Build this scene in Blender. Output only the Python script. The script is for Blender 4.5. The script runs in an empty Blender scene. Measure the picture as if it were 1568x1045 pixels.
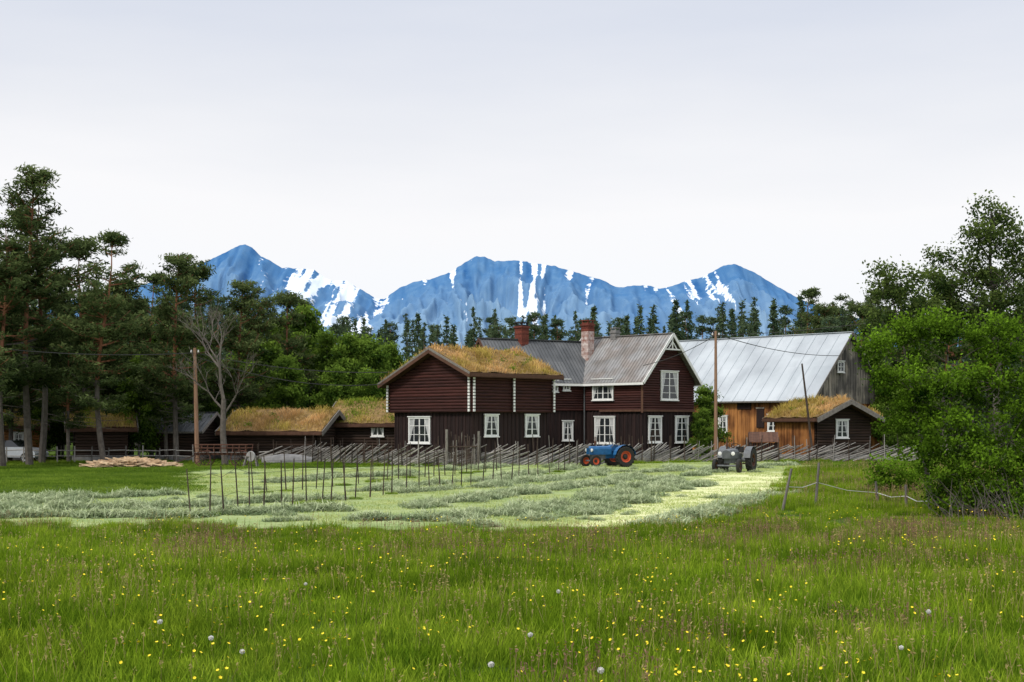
import bpy, math, random
import numpy as np
from mathutils import Vector, noise
R=random.Random(7); rng=np.random.default_rng(7)
F=2178.0; H=2.5; CX=784.0; HY=650.0
sc=bpy.context.scene
sc.view_settings.view_transform='Standard'; sc.view_settings.look='None'; sc.view_settings.exposure=0
def Wx(px,D): return (px-CX)/F*D
def Zp(py,D): return H+(HY-py)/F*D
def G(px,py):
    D=F*H/(py-HY); return (Wx(px,D),D)
def gz(x,y):
    return 0.05*math.sin(x*.31+1)*math.cos(y*.23)+.03*math.sin(x*.11+y*.17)
V=Vector
UP=V((0,0,1))
def v3(p,z=0.0): return V((p[0],p[1],z))

# ---------------- materials ----------------
MATS={}
def mat(name,c1,c2,rough=.8,scale=3.0,wn=.5,bump=0.0,trans=0.0,metal=0.0,stretch=None,spec=.3,big=None):
    m=bpy.data.materials.new(name); m.use_nodes=True
    nt=m.node_tree; N=nt.nodes; Lk=nt.links; N.clear()
    out=N.new('ShaderNodeOutputMaterial')
    if trans: b=N.new('ShaderNodeBsdfDiffuse')
    else:
        b=N.new('ShaderNodeBsdfPrincipled'); b.inputs['Roughness'].default_value=rough
        b.inputs['Metallic'].default_value=metal; b.inputs['Specular IOR Level'].default_value=spec
    geo=N.new('ShaderNodeNewGeometry')
    att=N.new('ShaderNodeAttribute'); att.attribute_name='shade'
    nz=N.new('ShaderNodeTexNoise'); nz.inputs['Scale'].default_value=scale; nz.inputs['Detail'].default_value=2 if trans else 4
    if stretch:
        mp=N.new('ShaderNodeMapping'); mp.inputs['Scale'].default_value=stretch
        Lk.new(geo.outputs['Position'],mp.inputs['Vector']); Lk.new(mp.outputs[0],nz.inputs['Vector'])
    else: Lk.new(geo.outputs['Position'],nz.inputs['Vector'])
    mr=N.new('ShaderNodeMapRange'); mr.inputs[1].default_value=.3; mr.inputs[2].default_value=.7
    Lk.new(nz.outputs[0],mr.inputs[0])
    mx=N.new('ShaderNodeMix'); mx.inputs[0].default_value=wn
    Lk.new(att.outputs['Fac'],mx.inputs[2]); Lk.new(mr.outputs[0],mx.inputs[3])
    mc=N.new('ShaderNodeMix'); mc.data_type='RGBA'
    mc.inputs[6].default_value=(*c1,1); mc.inputs[7].default_value=(*c2,1)
    Lk.new(mx.outputs[0],mc.inputs[0])
    col=mc.outputs[2]
    for bg_ in (big if isinstance(big,list) else ([big] if big else [])):
        n2=N.new('ShaderNodeTexNoise'); n2.inputs['Scale'].default_value=bg_[0]; n2.inputs['Detail'].default_value=3
        Lk.new(geo.outputs['Position'],n2.inputs['Vector'])
        m2=N.new('ShaderNodeMapRange'); m2.inputs[1].default_value=.42; m2.inputs[2].default_value=.60
        Lk.new(n2.outputs[0],m2.inputs[0])
        mm=N.new('ShaderNodeMix'); mm.data_type='RGBA'; mm.blend_type='MULTIPLY'; mm.inputs[7].default_value=(*bg_[1],1)
        Lk.new(m2.outputs[0],mm.inputs[0]); Lk.new(col,mm.inputs[6]); col=mm.outputs[2]
    Lk.new(col,b.inputs[0])
    if bump:
        bp=N.new('ShaderNodeBump'); bp.inputs['Strength'].default_value=bump; bp.inputs['Distance'].default_value=.05
        Lk.new(nz.outputs[0],bp.inputs['Height']); Lk.new(bp.outputs[0],b.inputs['Normal'])
    if trans:
        t=N.new('ShaderNodeBsdfTranslucent'); Lk.new(col,t.inputs['Color'])
        ms=N.new('ShaderNodeMixShader'); ms.inputs[0].default_value=trans
        Lk.new(b.outputs[0],ms.inputs[1]); Lk.new(t.outputs[0],ms.inputs[2]); Lk.new(ms.outputs[0],out.inputs[0])
    else: Lk.new(b.outputs[0],out.inputs[0])
    MATS[name]=m; return m
mat('log_red',(.016,.0055,.005),(.080,.024,.019),scale=2,stretch=(.6,.6,6),bump=.4)
mat('board_dark',(.007,.004,.0045),(.033,.016,.014),scale=2,stretch=(5,5,.5),bump=.4)
mat('log_dark',(.012,.008,.006),(.055,.030,.020),scale=2,stretch=(.6,.6,6),bump=.4)
mat('barn_orange',(.12,.042,.014),(.66,.29,.085),scale=1.2,stretch=(3,3,.45),bump=.4,wn=.6,big=(.5,(.38,.32,.31)))
mat('barn_grey',(.09,.085,.08),(.55,.48,.39),scale=1.5,stretch=(3,3,.5),bump=.4,big=(.6,(.36,.37,.40)))
mat('cabin_wood',(.10,.04,.015),(.42,.19,.06),scale=2,stretch=(.8,.8,4),bump=.3)
mat('white_paint',(.66,.66,.64),(.84,.84,.82),rough=.6,scale=6)
mat('curtain',(.35,.36,.36),(.6,.6,.6),rough=.9)
mat('glass',(.012,.014,.016),(.035,.04,.045),rough=.06,scale=.8,spec=.6)
mat('metal_house',(.15,.15,.15),(.36,.355,.35),rough=.55,scale=1.1,wn=.5,stretch=(1.2,1.2,1),bump=.05,big=(.8,(.8,.72,.67)))
mat('metal_dark',(.04,.045,.05),(.15,.155,.16),rough=.5,scale=.9,wn=.5)
mat('metal_barn',(.36,.40,.43),(.52,.56,.59),rough=.6,scale=.35,wn=.6,spec=.2,big=(.3,(.82,.82,.83)))
mat('brick',(.07,.018,.012),(.26,.07,.045),scale=9,wn=.4,bump=.4)
mat('brick_white',(.26,.09,.06),(.76,.70,.66),scale=4.5,wn=.7,bump=.3)
mat('soot',(.012,.010,.010),(.04,.03,.03),scale=5)
mat('sod',(.10,.06,.02),(.28,.18,.065),scale=4,bump=.5)
mat('sod_blade',(.28,.17,.05),(.95,.60,.29),scale=.6,wn=.6,trans=.3,big=(.38,(.66,.82,.46)))
mat('sod_green',(.14,.17,.03),(.75,.52,.17),scale=.6,wn=.6,trans=.3,big=(.4,(.55,.95,.4)))
mat('brown_trim',(.05,.022,.014),(.13,.065,.04),scale=4)
mat('grey_wood',(.06,.055,.05),(.26,.235,.21),scale=5,stretch=(2,2,1))
mat('fence_wood',(.06,.056,.053),(.38,.355,.33),scale=5,wn=.35,stretch=(2,2,1))
mat('dark_wood',(.02,.014,.011),(.085,.06,.045),scale=5)
mat('pole_wood',(.16,.085,.05),(.33,.20,.13),scale=4,stretch=(3,3,.4))
mat('pale_wood',(.30,.20,.12),(.75,.56,.36),scale=3)
mat('stone',(.12,.12,.12),(.32,.31,.30),scale=3,bump=.5)
mat('wire',(.03,.03,.03),(.06,.06,.06))
mat('insul',(.5,.5,.5),(.8,.8,.8),rough=.3)
mat('bark_pine',(.11,.045,.024),(.30,.13,.065),scale=5,bump=.5)
mat('bark_grey',(.05,.042,.036),(.16,.14,.12),scale=5,bump=.5)
mat('bark_birch',(.08,.07,.06),(.35,.33,.30),scale=4,bump=.4)
mat('needle',(.020,.040,.014),(.155,.20,.070),scale=1.1,wn=.3,trans=.3)
mat('needle_far',(.022,.048,.028),(.120,.165,.080),scale=.25,wn=.5,trans=.3)
mat('leaf',(.022,.060,.010),(.21,.32,.045),scale=.9,wn=.35,trans=.35)
mat('leaf_near',(.018,.040,.012),(.17,.23,.055),scale=1.2,wn=.3,trans=.35)
mat('willow',(.005,.022,.003),(.20,.36,.026),scale=1.4,wn=.35,trans=.35)
mat('grass',(.036,.115,.007),(.42,.54,.045),scale=.8,wn=.40,trans=.35,big=[(.17,(.66,.70,.58)),(.9,(.70,.80,.58))])
mat('lawn',(.05,.12,.012),(.26,.36,.045),scale=.5,wn=.45,trans=.3,big=(.15,(.65,.72,.6)))
mat('grass_brown',(.14,.085,.045),(.40,.25,.17),scale=.9,wn=.4,trans=.3)
mat('grass_seed',(.24,.20,.07),(.55,.44,.20),scale=.9,wn=.4,trans=.3)
mat('stubble',(.25,.36,.10),(.64,.65,.29),scale=.6,wn=.5,trans=.3)
mat('hay',(.13,.21,.095),(.56,.61,.38),scale=1.2,wn=.4,trans=.25)
mat('petal',(.75,.55,.01),(.9,.75,.03),rough=.5)
mat('fluff',(.6,.6,.57),(.85,.84,.80),rough=.9,trans=.3)
mat('paint_blue',(.01,.06,.16),(.02,.13,.32),rough=.45,scale=6,wn=.6)
mat('paint_orange',(.35,.05,.02),(.62,.11,.04),rough=.5,scale=6)
mat('paint_grey',(.05,.055,.06),(.16,.17,.18),rough=.5,scale=6)
mat('paint_silver',(.35,.38,.42),(.5,.53,.57),rough=.3,scale=6)
mat('rubber',(.012,.012,.012),(.035,.033,.03),rough=.85,scale=6)
mat('iron_rust',(.05,.022,.014),(.14,.062,.04),rough=.8,scale=7)
mat('rope',(.5,.5,.48),(.7,.7,.68))

# ---------------- mesh builder ----------------
class MB:
    def __init__(s): s.v=[];s.f=[];s.m=[];s.c=[];s.names=[]
    def mi(s,n):
        if n not in s.names: s.names.append(n)
        return s.names.index(n)
    def poly(s,pts,m,c=.5):
        b=len(s.v); s.v.extend([tuple(p) for p in pts]); s.f.append(tuple(range(b,b+len(pts))))
        s.m.append(s.mi(m)); s.c.append(c)
    def box(s,c,ax,ay,az,m,sh=.5):
        b=len(s.v)
        for i in (-1,1):
            for j in (-1,1):
                for k in (-1,1): s.v.append(tuple(c+ax*i+ay*j+az*k))
        for q in ((0,1,3,2),(4,6,7,5),(0,4,5,1),(2,3,7,6),(0,2,6,4),(1,5,7,3)):
            s.f.append(tuple(b+x for x in q)); s.m.append(s.mi(m)); s.c.append(sh)
    def beam(s,p0,p1,w,h,m,sh=.5,up=UP):
        d=(p1-p0); l=d.length
        if l<1e-6: return
        d/=l; side=d.cross(up)
        if side.length<1e-3: side=d.cross(V((0,1,0)))
        side.normalize(); u=side.cross(d).normalized()
        s.box((p0+p1)/2,d*l/2,side*w/2,u*h/2,m,sh)
    def cyl(s,p0,p1,r0,r1,n,m,sh=.5,caps=True):
        d=(p1-p0)
        if d.length<1e-6: return
        d=d.normalized(); a=d.orthogonal().normalized(); bb=d.cross(a); b=len(s.v)
        for i in range(n):
            t=2*math.pi*i/n; o=a*math.cos(t)+bb*math.sin(t)
            s.v.append(tuple(p0+o*r0)); s.v.append(tuple(p1+o*r1))
        mi=s.mi(m)
        for i in range(n):
            j=(i+1)%n; s.f.append((b+2*i,b+2*j,b+2*j+1,b+2*i+1)); s.m.append(mi); s.c.append(sh)
        if caps:
            s.f.append(tuple(b+2*i+1 for i in range(n))); s.m.append(mi); s.c.append(sh)
            s.f.append(tuple(b+2*i for i in reversed(range(n)))); s.m.append(mi); s.c.append(sh)
    def path(s,pts,rs,n,m,sh=.5):
        for i in range(len(pts)-1): s.cyl(pts[i],pts[i+1],rs[i],rs[i+1],n,m,sh,caps=(i==len(pts)-2))
    def lathe(s,c,ax,prof,n,m,sh=.5):
        ax=ax.normalized(); a=ax.orthogonal().normalized(); bb=ax.cross(a); b=len(s.v); k=len(prof)
        for i in range(n):
            t=2*math.pi*i/n; o=a*math.cos(t)+bb*math.sin(t)
            for (r,z) in prof: s.v.append(tuple(c+o*r+ax*z))
        mi=s.mi(m)
        for i in range(n):
            j=(i+1)%n
            for q in range(k-1):
                s.f.append((b+i*k+q,b+j*k+q,b+j*k+q+1,b+i*k+q+1)); s.m.append(mi); s.c.append(sh)
    def arr(s,verts,faces,m,sh):
        b=len(s.v); s.v.extend(map(tuple,verts.tolist()))
        s.f.extend(map(tuple,(np.asarray(faces)+b).tolist())); mi=s.mi(m)
        s.m.extend([mi]*len(faces)); s.c.extend(np.asarray(sh).tolist())
    def build(s,name,parent=None,smooth=False,obj=True):
        me=bpy.data.meshes.new(name); me.from_pydata(s.v,[],s.f)
        for n in s.names: me.materials.append(MATS[n])
        me.polygons.foreach_set('material_index',s.m)
        if smooth: me.polygons.foreach_set('use_smooth',[True]*len(s.f))
        a=me.attributes.new('shade','FLOAT','FACE'); a.data.foreach_set('value',s.c)
        me.update()
        if not obj: return me
        return addobj(name,me,parent)
def addobj(name,data,parent=None,loc=None,rot=0,scale=1):
    o=bpy.data.objects.new(name,data); sc.collection.objects.link(o)
    if parent: o.parent=parent
    if loc is not None: o.location=loc
    o.rotation_euler=(0,0,rot); o.scale=(scale,)*3 if not isinstance(scale,tuple) else scale
    return o
def empty(name,loc=(0,0,0)):
    o=bpy.data.objects.new(name,None); sc.collection.objects.link(o); o.empty_display_size=.5
    return o
def leaves(mb,centers,size,m,shade,aspect=.5,flat=0.0):
    n=len(centers)
    u=rng.normal(size=(n,3)); u[:,2]*=(1-flat); u/=np.linalg.norm(u,axis=1)[:,None]
    w=rng.normal(size=(n,3)); w-=u*(u*w).sum(1)[:,None]; w/=np.linalg.norm(w,axis=1)[:,None]
    s=(size*rng.uniform(.6,1.3,n))[:,None]
    vv=np.stack([centers+u*s,centers+w*s*aspect,centers-u*s,centers-w*s*aspect],1).reshape(-1,3)
    mb.arr(vv,np.arange(4*n).reshape(n,4),m,shade)
def blades(mb,x,y,z,h,wd,lean,m,shade):
    n=len(x); a=rng.uniform(0,2*np.pi,n); b=rng.uniform(0,2*np.pi,n)
    sx=np.cos(a)*wd/2; sy=np.sin(a)*wd/2; lx=np.cos(b)*lean*h; ly=np.sin(b)*lean*h
    z=np.zeros(n)+z
    def P(px,py,pz): return np.stack([px,py,pz],1)
    vs=np.stack([P(x-sx,y-sy,z),P(x+sx,y+sy,z),P(x+sx*.8+lx*.35,y+sy*.8+ly*.35,z+h*.6),P(x-sx*.8+lx*.35,y-sy*.8+ly*.35,z+h*.6),P(x+lx,y+ly,z+h)],1).reshape(-1,3)
    i=np.arange(n)*5
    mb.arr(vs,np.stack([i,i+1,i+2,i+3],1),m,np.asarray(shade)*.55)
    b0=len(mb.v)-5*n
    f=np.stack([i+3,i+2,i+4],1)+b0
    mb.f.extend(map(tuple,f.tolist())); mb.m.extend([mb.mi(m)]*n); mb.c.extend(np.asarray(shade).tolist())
def instancer(name,child_me,pts,parent):
    vs=[];fs=[]
    for (x,y,z,a,s) in pts:
        b=len(vs); c=math.cos(a)*s/2; d=math.sin(a)*s/2
        for (i,j) in ((-1,-1),(1,-1),(1,1),(-1,1)): vs.append((x+c*i-d*j,y+d*i+c*j,z))
        fs.append((b,b+1,b+2,b+3))
    me=bpy.data.meshes.new(name); me.from_pydata(vs,[],fs)
    o=addobj(name,me,parent); o.instance_type='FACES'; o.use_instance_faces_scale=True; o.instance_faces_scale=1
    o.show_instancer_for_render=False; o.show_instancer_for_viewport=False
    addobj(child_me.name,child_me,o)
    return o

# ---------------- world, sun, camera ----------------
w=bpy.data.worlds.new('World'); sc.world=w; w.use_nodes=True
nt=w.node_tree; N=nt.nodes; Lk=nt.links; N.clear()
out=N.new('ShaderNodeOutputWorld'); bg=N.new('ShaderNodeBackground'); bg.inputs[1].default_value=.1
sky=N.new('ShaderNodeTexSky'); sky.sky_type='NISHITA'; sky.sun_disc=False
sky.sun_elevation=math.radians(48); sky.sun_rotation=math.radians(222); sky.dust_density=3
tc=N.new('ShaderNodeTexCoord'); sp=N.new('ShaderNodeSeparateXYZ'); Lk.new(tc.outputs['Generated'],sp.inputs[0])
nz=N.new('ShaderNodeTexNoise'); nz.inputs['Scale'].default_value=2.2; nz.inputs['Detail'].default_value=5
mp=N.new('ShaderNodeMapping'); mp.inputs['Scale'].default_value=(1,1,5); Lk.new(tc.outputs['Generated'],mp.inputs[0]); Lk.new(mp.outputs[0],nz.inputs['Vector'])
ad=N.new('ShaderNodeMath'); ad.operation='MULTIPLY_ADD'; ad.inputs[1].default_value=.14; Lk.new(nz.outputs[0],ad.inputs[0])
sb=N.new('ShaderNodeMath'); sb.operation='SUBTRACT'; sb.inputs[1].default_value=.07; Lk.new(sp.outputs[2],sb.inputs[0]); Lk.new(sb.outputs[0],ad.inputs[2])
cr=N.new('ShaderNodeValToRGB'); Lk.new(ad.outputs[0],cr.inputs[0])
st=[(0,(.49,.505,.53)),(.10,(.51,.515,.53)),(.155,(.52,.515,.52)),(.21,(.46,.465,.485)),(.285,(.375,.395,.445)),(.5,(.44,.46,.50)),(1,(.88,.90,.95))]
el=cr.color_ramp.elements
while len(el)>1: el.remove(el[-1])
el[0].position=st[0][0]; el[0].color=(*st[0][1],1)
for p,c in st[1:]:
    e=el.new(p); e.color=(*c,1)
ml=N.new('ShaderNodeVectorMath'); ml.operation='SCALE'; ml.inputs['Scale'].default_value=20; Lk.new(cr.outputs[0],ml.inputs[0])
mx=N.new('ShaderNodeMix'); mx.data_type='RGBA'; mx.inputs[0].default_value=.9; Lk.new(sky.outputs[0],mx.inputs[6]); Lk.new(ml.outputs[0],mx.inputs[7])
Lk.new(mx.outputs[2],bg.inputs[0]); Lk.new(bg.outputs[0],out.inputs[0])
sl=bpy.data.lights.new('sun','SUN'); sl.energy=2.3; sl.angle=math.radians(10); sl.color=(1,.94,.85)
so=addobj('sun',sl); az=math.radians(222); e_=math.radians(48)
sd=V((math.sin(az)*math.cos(e_),math.cos(az)*math.cos(e_),math.sin(e_)))
so.rotation_euler=sd.to_track_quat('Z','Y').to_euler()
cam=bpy.data.cameras.new('camera'); cam.lens=50; cam.sensor_width=36; cam.shift_y=(HY-522.5)/1568; cam.clip_end=40000
co=addobj('camera',cam,loc=(0,0,H)); co.rotation_euler=(math.pi/2,0,0); sc.camera=co

# ---------------- ground ----------------
def pip(x,y,poly):
    ins=np.zeros(x.shape,bool); n=len(poly)
    for i in range(n):
        x0,y0=poly[i]; x1,y1=poly[(i+1)%n]
        if y0==y1: continue
        c=((y0>y)!=(y1>y))&(x<(x1-x0)*(y-y0)/(y1-y0)+x0); ins^=c
    return ins
mowp=[G(*p) for p in [(-500,799),(0,801),(120,806),(300,803),(450,812),(600,810),(800,816),(1000,807),(1100,792),(1180,768),(1215,740),(1245,712),(1200,706.5),(880,709),(600,714),(300,720),(288,757),(0,760),(-500,762)]]
trackp=[G(*p) for p in [(850,811),(1000,804),(1100,788),(1190,758),(1218,728),(1150,721),(1085,729),(1010,751),(930,778)]]
def axis(lo,hi,st,far,k=1.18):
    a=list(np.arange(lo,hi,st)); s=st
    while a[-1]<far: s*=k; a.append(a[-1]+s)
    s=st
    pre=[lo]
    while pre[-1]>-far: s*=k; pre.append(pre[-1]-s)
    return np.array(pre[:0:-1]+a)
gx=axis(-45,45,.5,18000); gy=axis(5,105,.4,18000)
X,Y=np.meshgrid(gx,gy); Z=0.05*np.sin(X*.31+1)*np.cos(Y*.23)+.03*np.sin(X*.11+Y*.17)
Z*=np.clip((400-np.hypot(X,Y))/200,0,1)
me=bpy.data.meshes.new('ground'); nx,ny=len(gx),len(gy)
idx=np.arange(nx*ny).reshape(ny,nx)
fc=np.stack([idx[:-1,:-1],idx[:-1,1:],idx[1:,1:],idx[1:,:-1]],-1).reshape(-1,4)
me.from_pydata(np.stack([X,Y,Z],-1).reshape(-1,3).tolist(),[],fc.tolist())
xf=X.ravel(); yf=Y.ravel()
for nm,pl in (('mow',mowp),('track',trackp)):
    a=me.attributes.new(nm,'FLOAT','POINT')
    acc=np.zeros(xf.shape)
    for dx,dy in ((0,0),(.5,0),(-.5,0),(0,.5),(0,-.5),(1,.6),(-1,.6),(1,-.6),(-1,-.6)): acc+=pip(xf+dx,yf+dy*1.5,pl)
    a.data.foreach_set('value',acc/9)
me.polygons.foreach_set('use_smooth',[True]*len(fc)); 
gm=bpy.data.materials.new('ground'); gm.use_nodes=True; nt=gm.node_tree; N=nt.nodes; Lk=nt.links; N.clear()
out=N.new('ShaderNodeOutputMaterial'); b=N.new('ShaderNodeBsdfPrincipled'); b.inputs['Roughness'].default_value=.95; b.inputs['Specular IOR Level'].default_value=.1
geo=N.new('ShaderNodeNewGeometry')
def nzn(scale,stretch=(1,1,1),det=5):
    m_=N.new('ShaderNodeMapping'); m_.inputs['Scale'].default_value=stretch; Lk.new(geo.outputs['Position'],m_.inputs[0])
    n_=N.new('ShaderNodeTexNoise'); n_.inputs['Scale'].default_value=scale; n_.inputs['Detail'].default_value=det; Lk.new(m_.outputs[0],n_.inputs['Vector'])
    r_=N.new('ShaderNodeMapRange'); r_.inputs[1].default_value=.33; r_.inputs[2].default_value=.67; Lk.new(n_.outputs[0],r_.inputs[0]); return r_.outputs[0]
def mixc(f,a,c):
    m_=N.new('ShaderNodeMix'); m_.data_type='RGBA'
    for i,vv in ((0,f),(6,a),(7,c)):
        if isinstance(vv,tuple): m_.inputs[i].default_value=(*vv,1)
        elif isinstance(vv,(int,float)): m_.inputs[i].default_value=vv
        else: Lk.new(vv,m_.inputs[i])
    return m_.outputs[2]
def edge(attn):
    a=N.new('ShaderNodeAttribute'); a.attribute_name=attn
    n_=nzn(1.6); m_=N.new('ShaderNodeMath'); m_.operation='MULTIPLY_ADD'; m_.inputs[1].default_value=.6; Lk.new(n_,m_.inputs[0]); Lk.new(a.outputs['Fac'],m_.inputs[2])
    r_=N.new('ShaderNodeMapRange'); r_.inputs[1].default_value=.6; r_.inputs[2].default_value=1.0; Lk.new(m_.outputs[0],r_.inputs[0]); return r_.outputs[0]
base=mixc(nzn(.8),(.03,.06,.008),(.09,.14,.02))
mow=mixc(nzn(.5,(.5,1,1)),(.16,.25,.065),(.40,.45,.20))
mow=mixc(nzn(3,(.5,1.5,1)),mow,(.31,.38,.17))
trk=mixc(nzn(1.2,(.7,1.6,1)),(.46,.52,.21),(.76,.75,.44))
c=mixc(edge('mow'),base,mow); c=mixc(edge('track'),c,trk)
Lk.new(c,b.inputs['Base Color'])
bp=N.new('ShaderNodeBump'); bp.inputs['Strength'].default_value=.6; bp.inputs['Distance'].default_value=.08; Lk.new(nzn(6),bp.inputs['Height']); Lk.new(bp.outputs[0],b.inputs['Normal'])
Lk.new(b.outputs[0],out.inputs[0]); me.materials.append(gm); addobj('ground',me)

# ---------------- mountains ----------------
prof=[(-1500,560),(-600,520),(0,480),(200,440),(260,425),(300,408),(330,393),(350,384),(366,376),(375,374),(386,378),(400,392),(415,400),(432,410),(455,411),(482,413),(495,424),(510,430),(530,429),(552,442),(575,456),(588,457),(612,440),(640,430),(665,425),(690,416),(712,402),(730,392),(742,393),(758,400),(775,399),(790,398),(815,402),(850,407),(880,416),(905,424),(925,430),(945,440),(965,438),(990,436),(1010,442),(1035,436),(1050,430),(1075,424),(1095,413),(1108,406),(1125,404),(1145,412),(1165,422),(1200,444),(1235,462),(1300,485),(1500,510),(1900,500),(2500,540),(3200,570)]
DM=7500.; ppx=np.array([p[0] for p in prof],float); ppy=np.array([p[1] for p in prof],float)
cols=np.concatenate([np.arange(-1400,260,12),np.arange(260,1300,2.0),np.arange(1300,3000,12)])
ts=np.concatenate([np.linspace(0,.5,14)[:-1],np.linspace(.5,1,84),np.linspace(1.04,1.5,8)])
vs=[];snow=[];alt=[];gul=[]
sn=[(435,22,.86,.26),(480,28,.82,.28),(395,20,.93,.16),(540,24,.60,.38),(580,14,.66,.5),(500,30,.62,.28),(640,30,.88,.22),(690,28,.86,.24),(722,8,.92,.25),(765,10,.9,.3),(797,6,.72,.50),(818,8,.62,.52),(833,5,.78,.45),(880,40,.92,.34),(1000,20,.84,.3),(1022,8,.7,.4),(1048,10,.8,.34),(1076,8,.66,.50),(1096,6,.78,.42),(1150,25,.93,.2)]
def fb(x,y,z,o=4):
    s=0;a=1;f=1
    for i in range(o): s+=a*noise.noise(V((x*f,y*f,z+i*7))); a*=.5; f*=2.1
    return s
for t in ts:
    for px in cols:
        Xw=(px-CX)/F*DM; Yw=5000+(DM-5000)*t
        tt=min(t,1); k=4*tt*(1-tt)
        wp=fb(Xw/600,t*2.2,3)*260*(1-tt)
        pq=(Xw+wp)/DM*F+CX
        hh=(HY-np.interp(pq,ppx,ppy))*DM/F
        sl_=math.sin(px/62.)
        rd=1-abs(fb((Xw+wp*.6)/300,Yw/800,0,4))*1.6
        rd2=1-abs(fb((Xw+wp+sl_*(1-t)*420)/100,Yw/900,4,4))*1.6
        z=hh*tt**1.15*(1-.36*k*(1-rd)-.09*k*(1-rd2))
        z+=fb(Xw/90,Yw/120,9,3)*22*(.15+k)+fb(Xw/30,7,9,2)*4
        if t>1: z=hh*(1-(t-1)*1.7)
        vs.append((Xw,Yw,z))
        s=0
        dg=(1-t)*60*sl_
        for (c0,wd,tm,st_) in sn:
            s+=st_*math.exp(-((px+dg*.5-c0)/wd)**2)*(1/(1+math.exp(-(t-tm)*30)))
        n1=fb((Xw+wp+sl_*(1-t)*300)/48,t*6,21,3)
        snow.append(s*.9+n1*.42+.16*(1-rd2)-.03)
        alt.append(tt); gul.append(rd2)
me=bpy.data.meshes.new('mountain'); nc=len(cols); idx=np.arange(len(vs)).reshape(len(ts),nc)
fc=np.stack([idx[:-1,:-1],idx[:-1,1:],idx[1:,1:],idx[1:,:-1]],-1).reshape(-1,4)
me.from_pydata(vs,[],fc.tolist()); me.polygons.foreach_set('use_smooth',[True]*len(fc))
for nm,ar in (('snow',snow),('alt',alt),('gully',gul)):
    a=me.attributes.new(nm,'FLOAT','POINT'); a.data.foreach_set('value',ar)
mm_=bpy.data.materials.new('mountain_hazed_rock'); mm_.use_nodes=True; nt=mm_.node_tree; N=nt.nodes; Lk=nt.links; N.clear()
out=N.new('ShaderNodeOutputMaterial'); b=N.new('ShaderNodeBsdfPrincipled'); b.inputs['Roughness'].default_value=1; b.inputs['Specular IOR Level'].default_value=0
geo=N.new('ShaderNodeNewGeometry')
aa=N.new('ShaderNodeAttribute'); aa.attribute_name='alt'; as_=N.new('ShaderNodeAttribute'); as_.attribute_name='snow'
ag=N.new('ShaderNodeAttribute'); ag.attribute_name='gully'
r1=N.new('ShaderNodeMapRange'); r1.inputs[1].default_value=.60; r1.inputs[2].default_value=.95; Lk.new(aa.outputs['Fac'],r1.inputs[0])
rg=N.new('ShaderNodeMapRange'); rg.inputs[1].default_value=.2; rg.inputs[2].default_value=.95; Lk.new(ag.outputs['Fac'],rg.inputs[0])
lo=mixc(rg.outputs[0],(.14,.25,.38),(.25,.36,.47)); hi=mixc(rg.outputs[0],(.030,.108,.27),(.10,.21,.37))  # aerial haze painted into the rock colour: bluish overall, paler on lower slopes
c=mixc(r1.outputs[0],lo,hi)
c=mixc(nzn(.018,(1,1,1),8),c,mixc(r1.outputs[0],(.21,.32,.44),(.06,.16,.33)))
ma=N.new('ShaderNodeMath'); ma.operation='MULTIPLY_ADD'; ma.inputs[1].default_value=.16; Lk.new(nzn(.04,(1,1,1),8),ma.inputs[0]); Lk.new(as_.outputs['Fac'],ma.inputs[2])
r2=N.new('ShaderNodeMapRange'); r2.inputs[1].default_value=.45; r2.inputs[2].default_value=.52; Lk.new(ma.outputs[0],r2.inputs[0])
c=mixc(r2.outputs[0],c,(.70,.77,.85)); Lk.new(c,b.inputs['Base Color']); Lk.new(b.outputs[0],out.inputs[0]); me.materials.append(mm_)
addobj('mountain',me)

# ---------------- buildings ----------------
def wall(mb,p0,p1,n,z0,topf,kind,m,step=.22):
    p0=v3(p0);p1=v3(p1);n=v3(n);d=p1-p0;L=d.length;d/=L
    if kind=='log':
        ss=np.linspace(0,L,80); tops=np.array([topf(s) for s in ss]); z=z0; mxz=tops.max()
        while z<mxz-.02:
            zt=min(z+step,mxz); zc=(z+zt)/2
            ok=np.where(tops>=zc)[0]
            if len(ok):
                a=ss[ok[0]]; bq=ss[ok[-1]]; sh=R.uniform(.1,.95); prev=None
                for k in range(5):
                    an=-math.pi/2+math.pi*k/4; off=.08*math.cos(an); zz=zc+(zt-z)/2*math.sin(an)
                    cur=(p0+d*a+n*off+UP*zz,p0+d*bq+n*off+UP*zz)
                    if prev: mb.poly([prev[0],prev[1],cur[1],cur[0]],m,sh)
                    prev=cur
            z=zt
        mb.poly([p0+UP*z0-n*.02,p1+UP*z0-n*.02,p1+UP*topf(L)-n*.02]+[p0+d*ss[i]+UP*tops[i]-n*.02 for i in range(len(ss)-2,0,-1)]+[p0+UP*topf(0)-n*.02],m,.1)
    else:
        s=0;i=0
        while s<L-1e-3:
            e=min(s+step*R.uniform(.8,1.2),L); off=.035 if i%2 else 0.0; sh=R.uniform(0,1)
            a=p0+d*s;bq=p0+d*e
            A=[a+n*off+UP*z0,bq+n*off+UP*z0,bq+n*off+UP*topf(e),a+n*off+UP*topf(s)]
            mb.poly(A,m,sh)
            if off:
                mb.poly([a+UP*z0,a+n*off+UP*z0,a+n*off+UP*topf(s),a+UP*topf(s)],m,0)
                mb.poly([bq+UP*z0,bq+n*off+UP*z0,bq+n*off+UP*topf(e),bq+UP*topf(e)],m,0)
            s=e;i+=1
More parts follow.
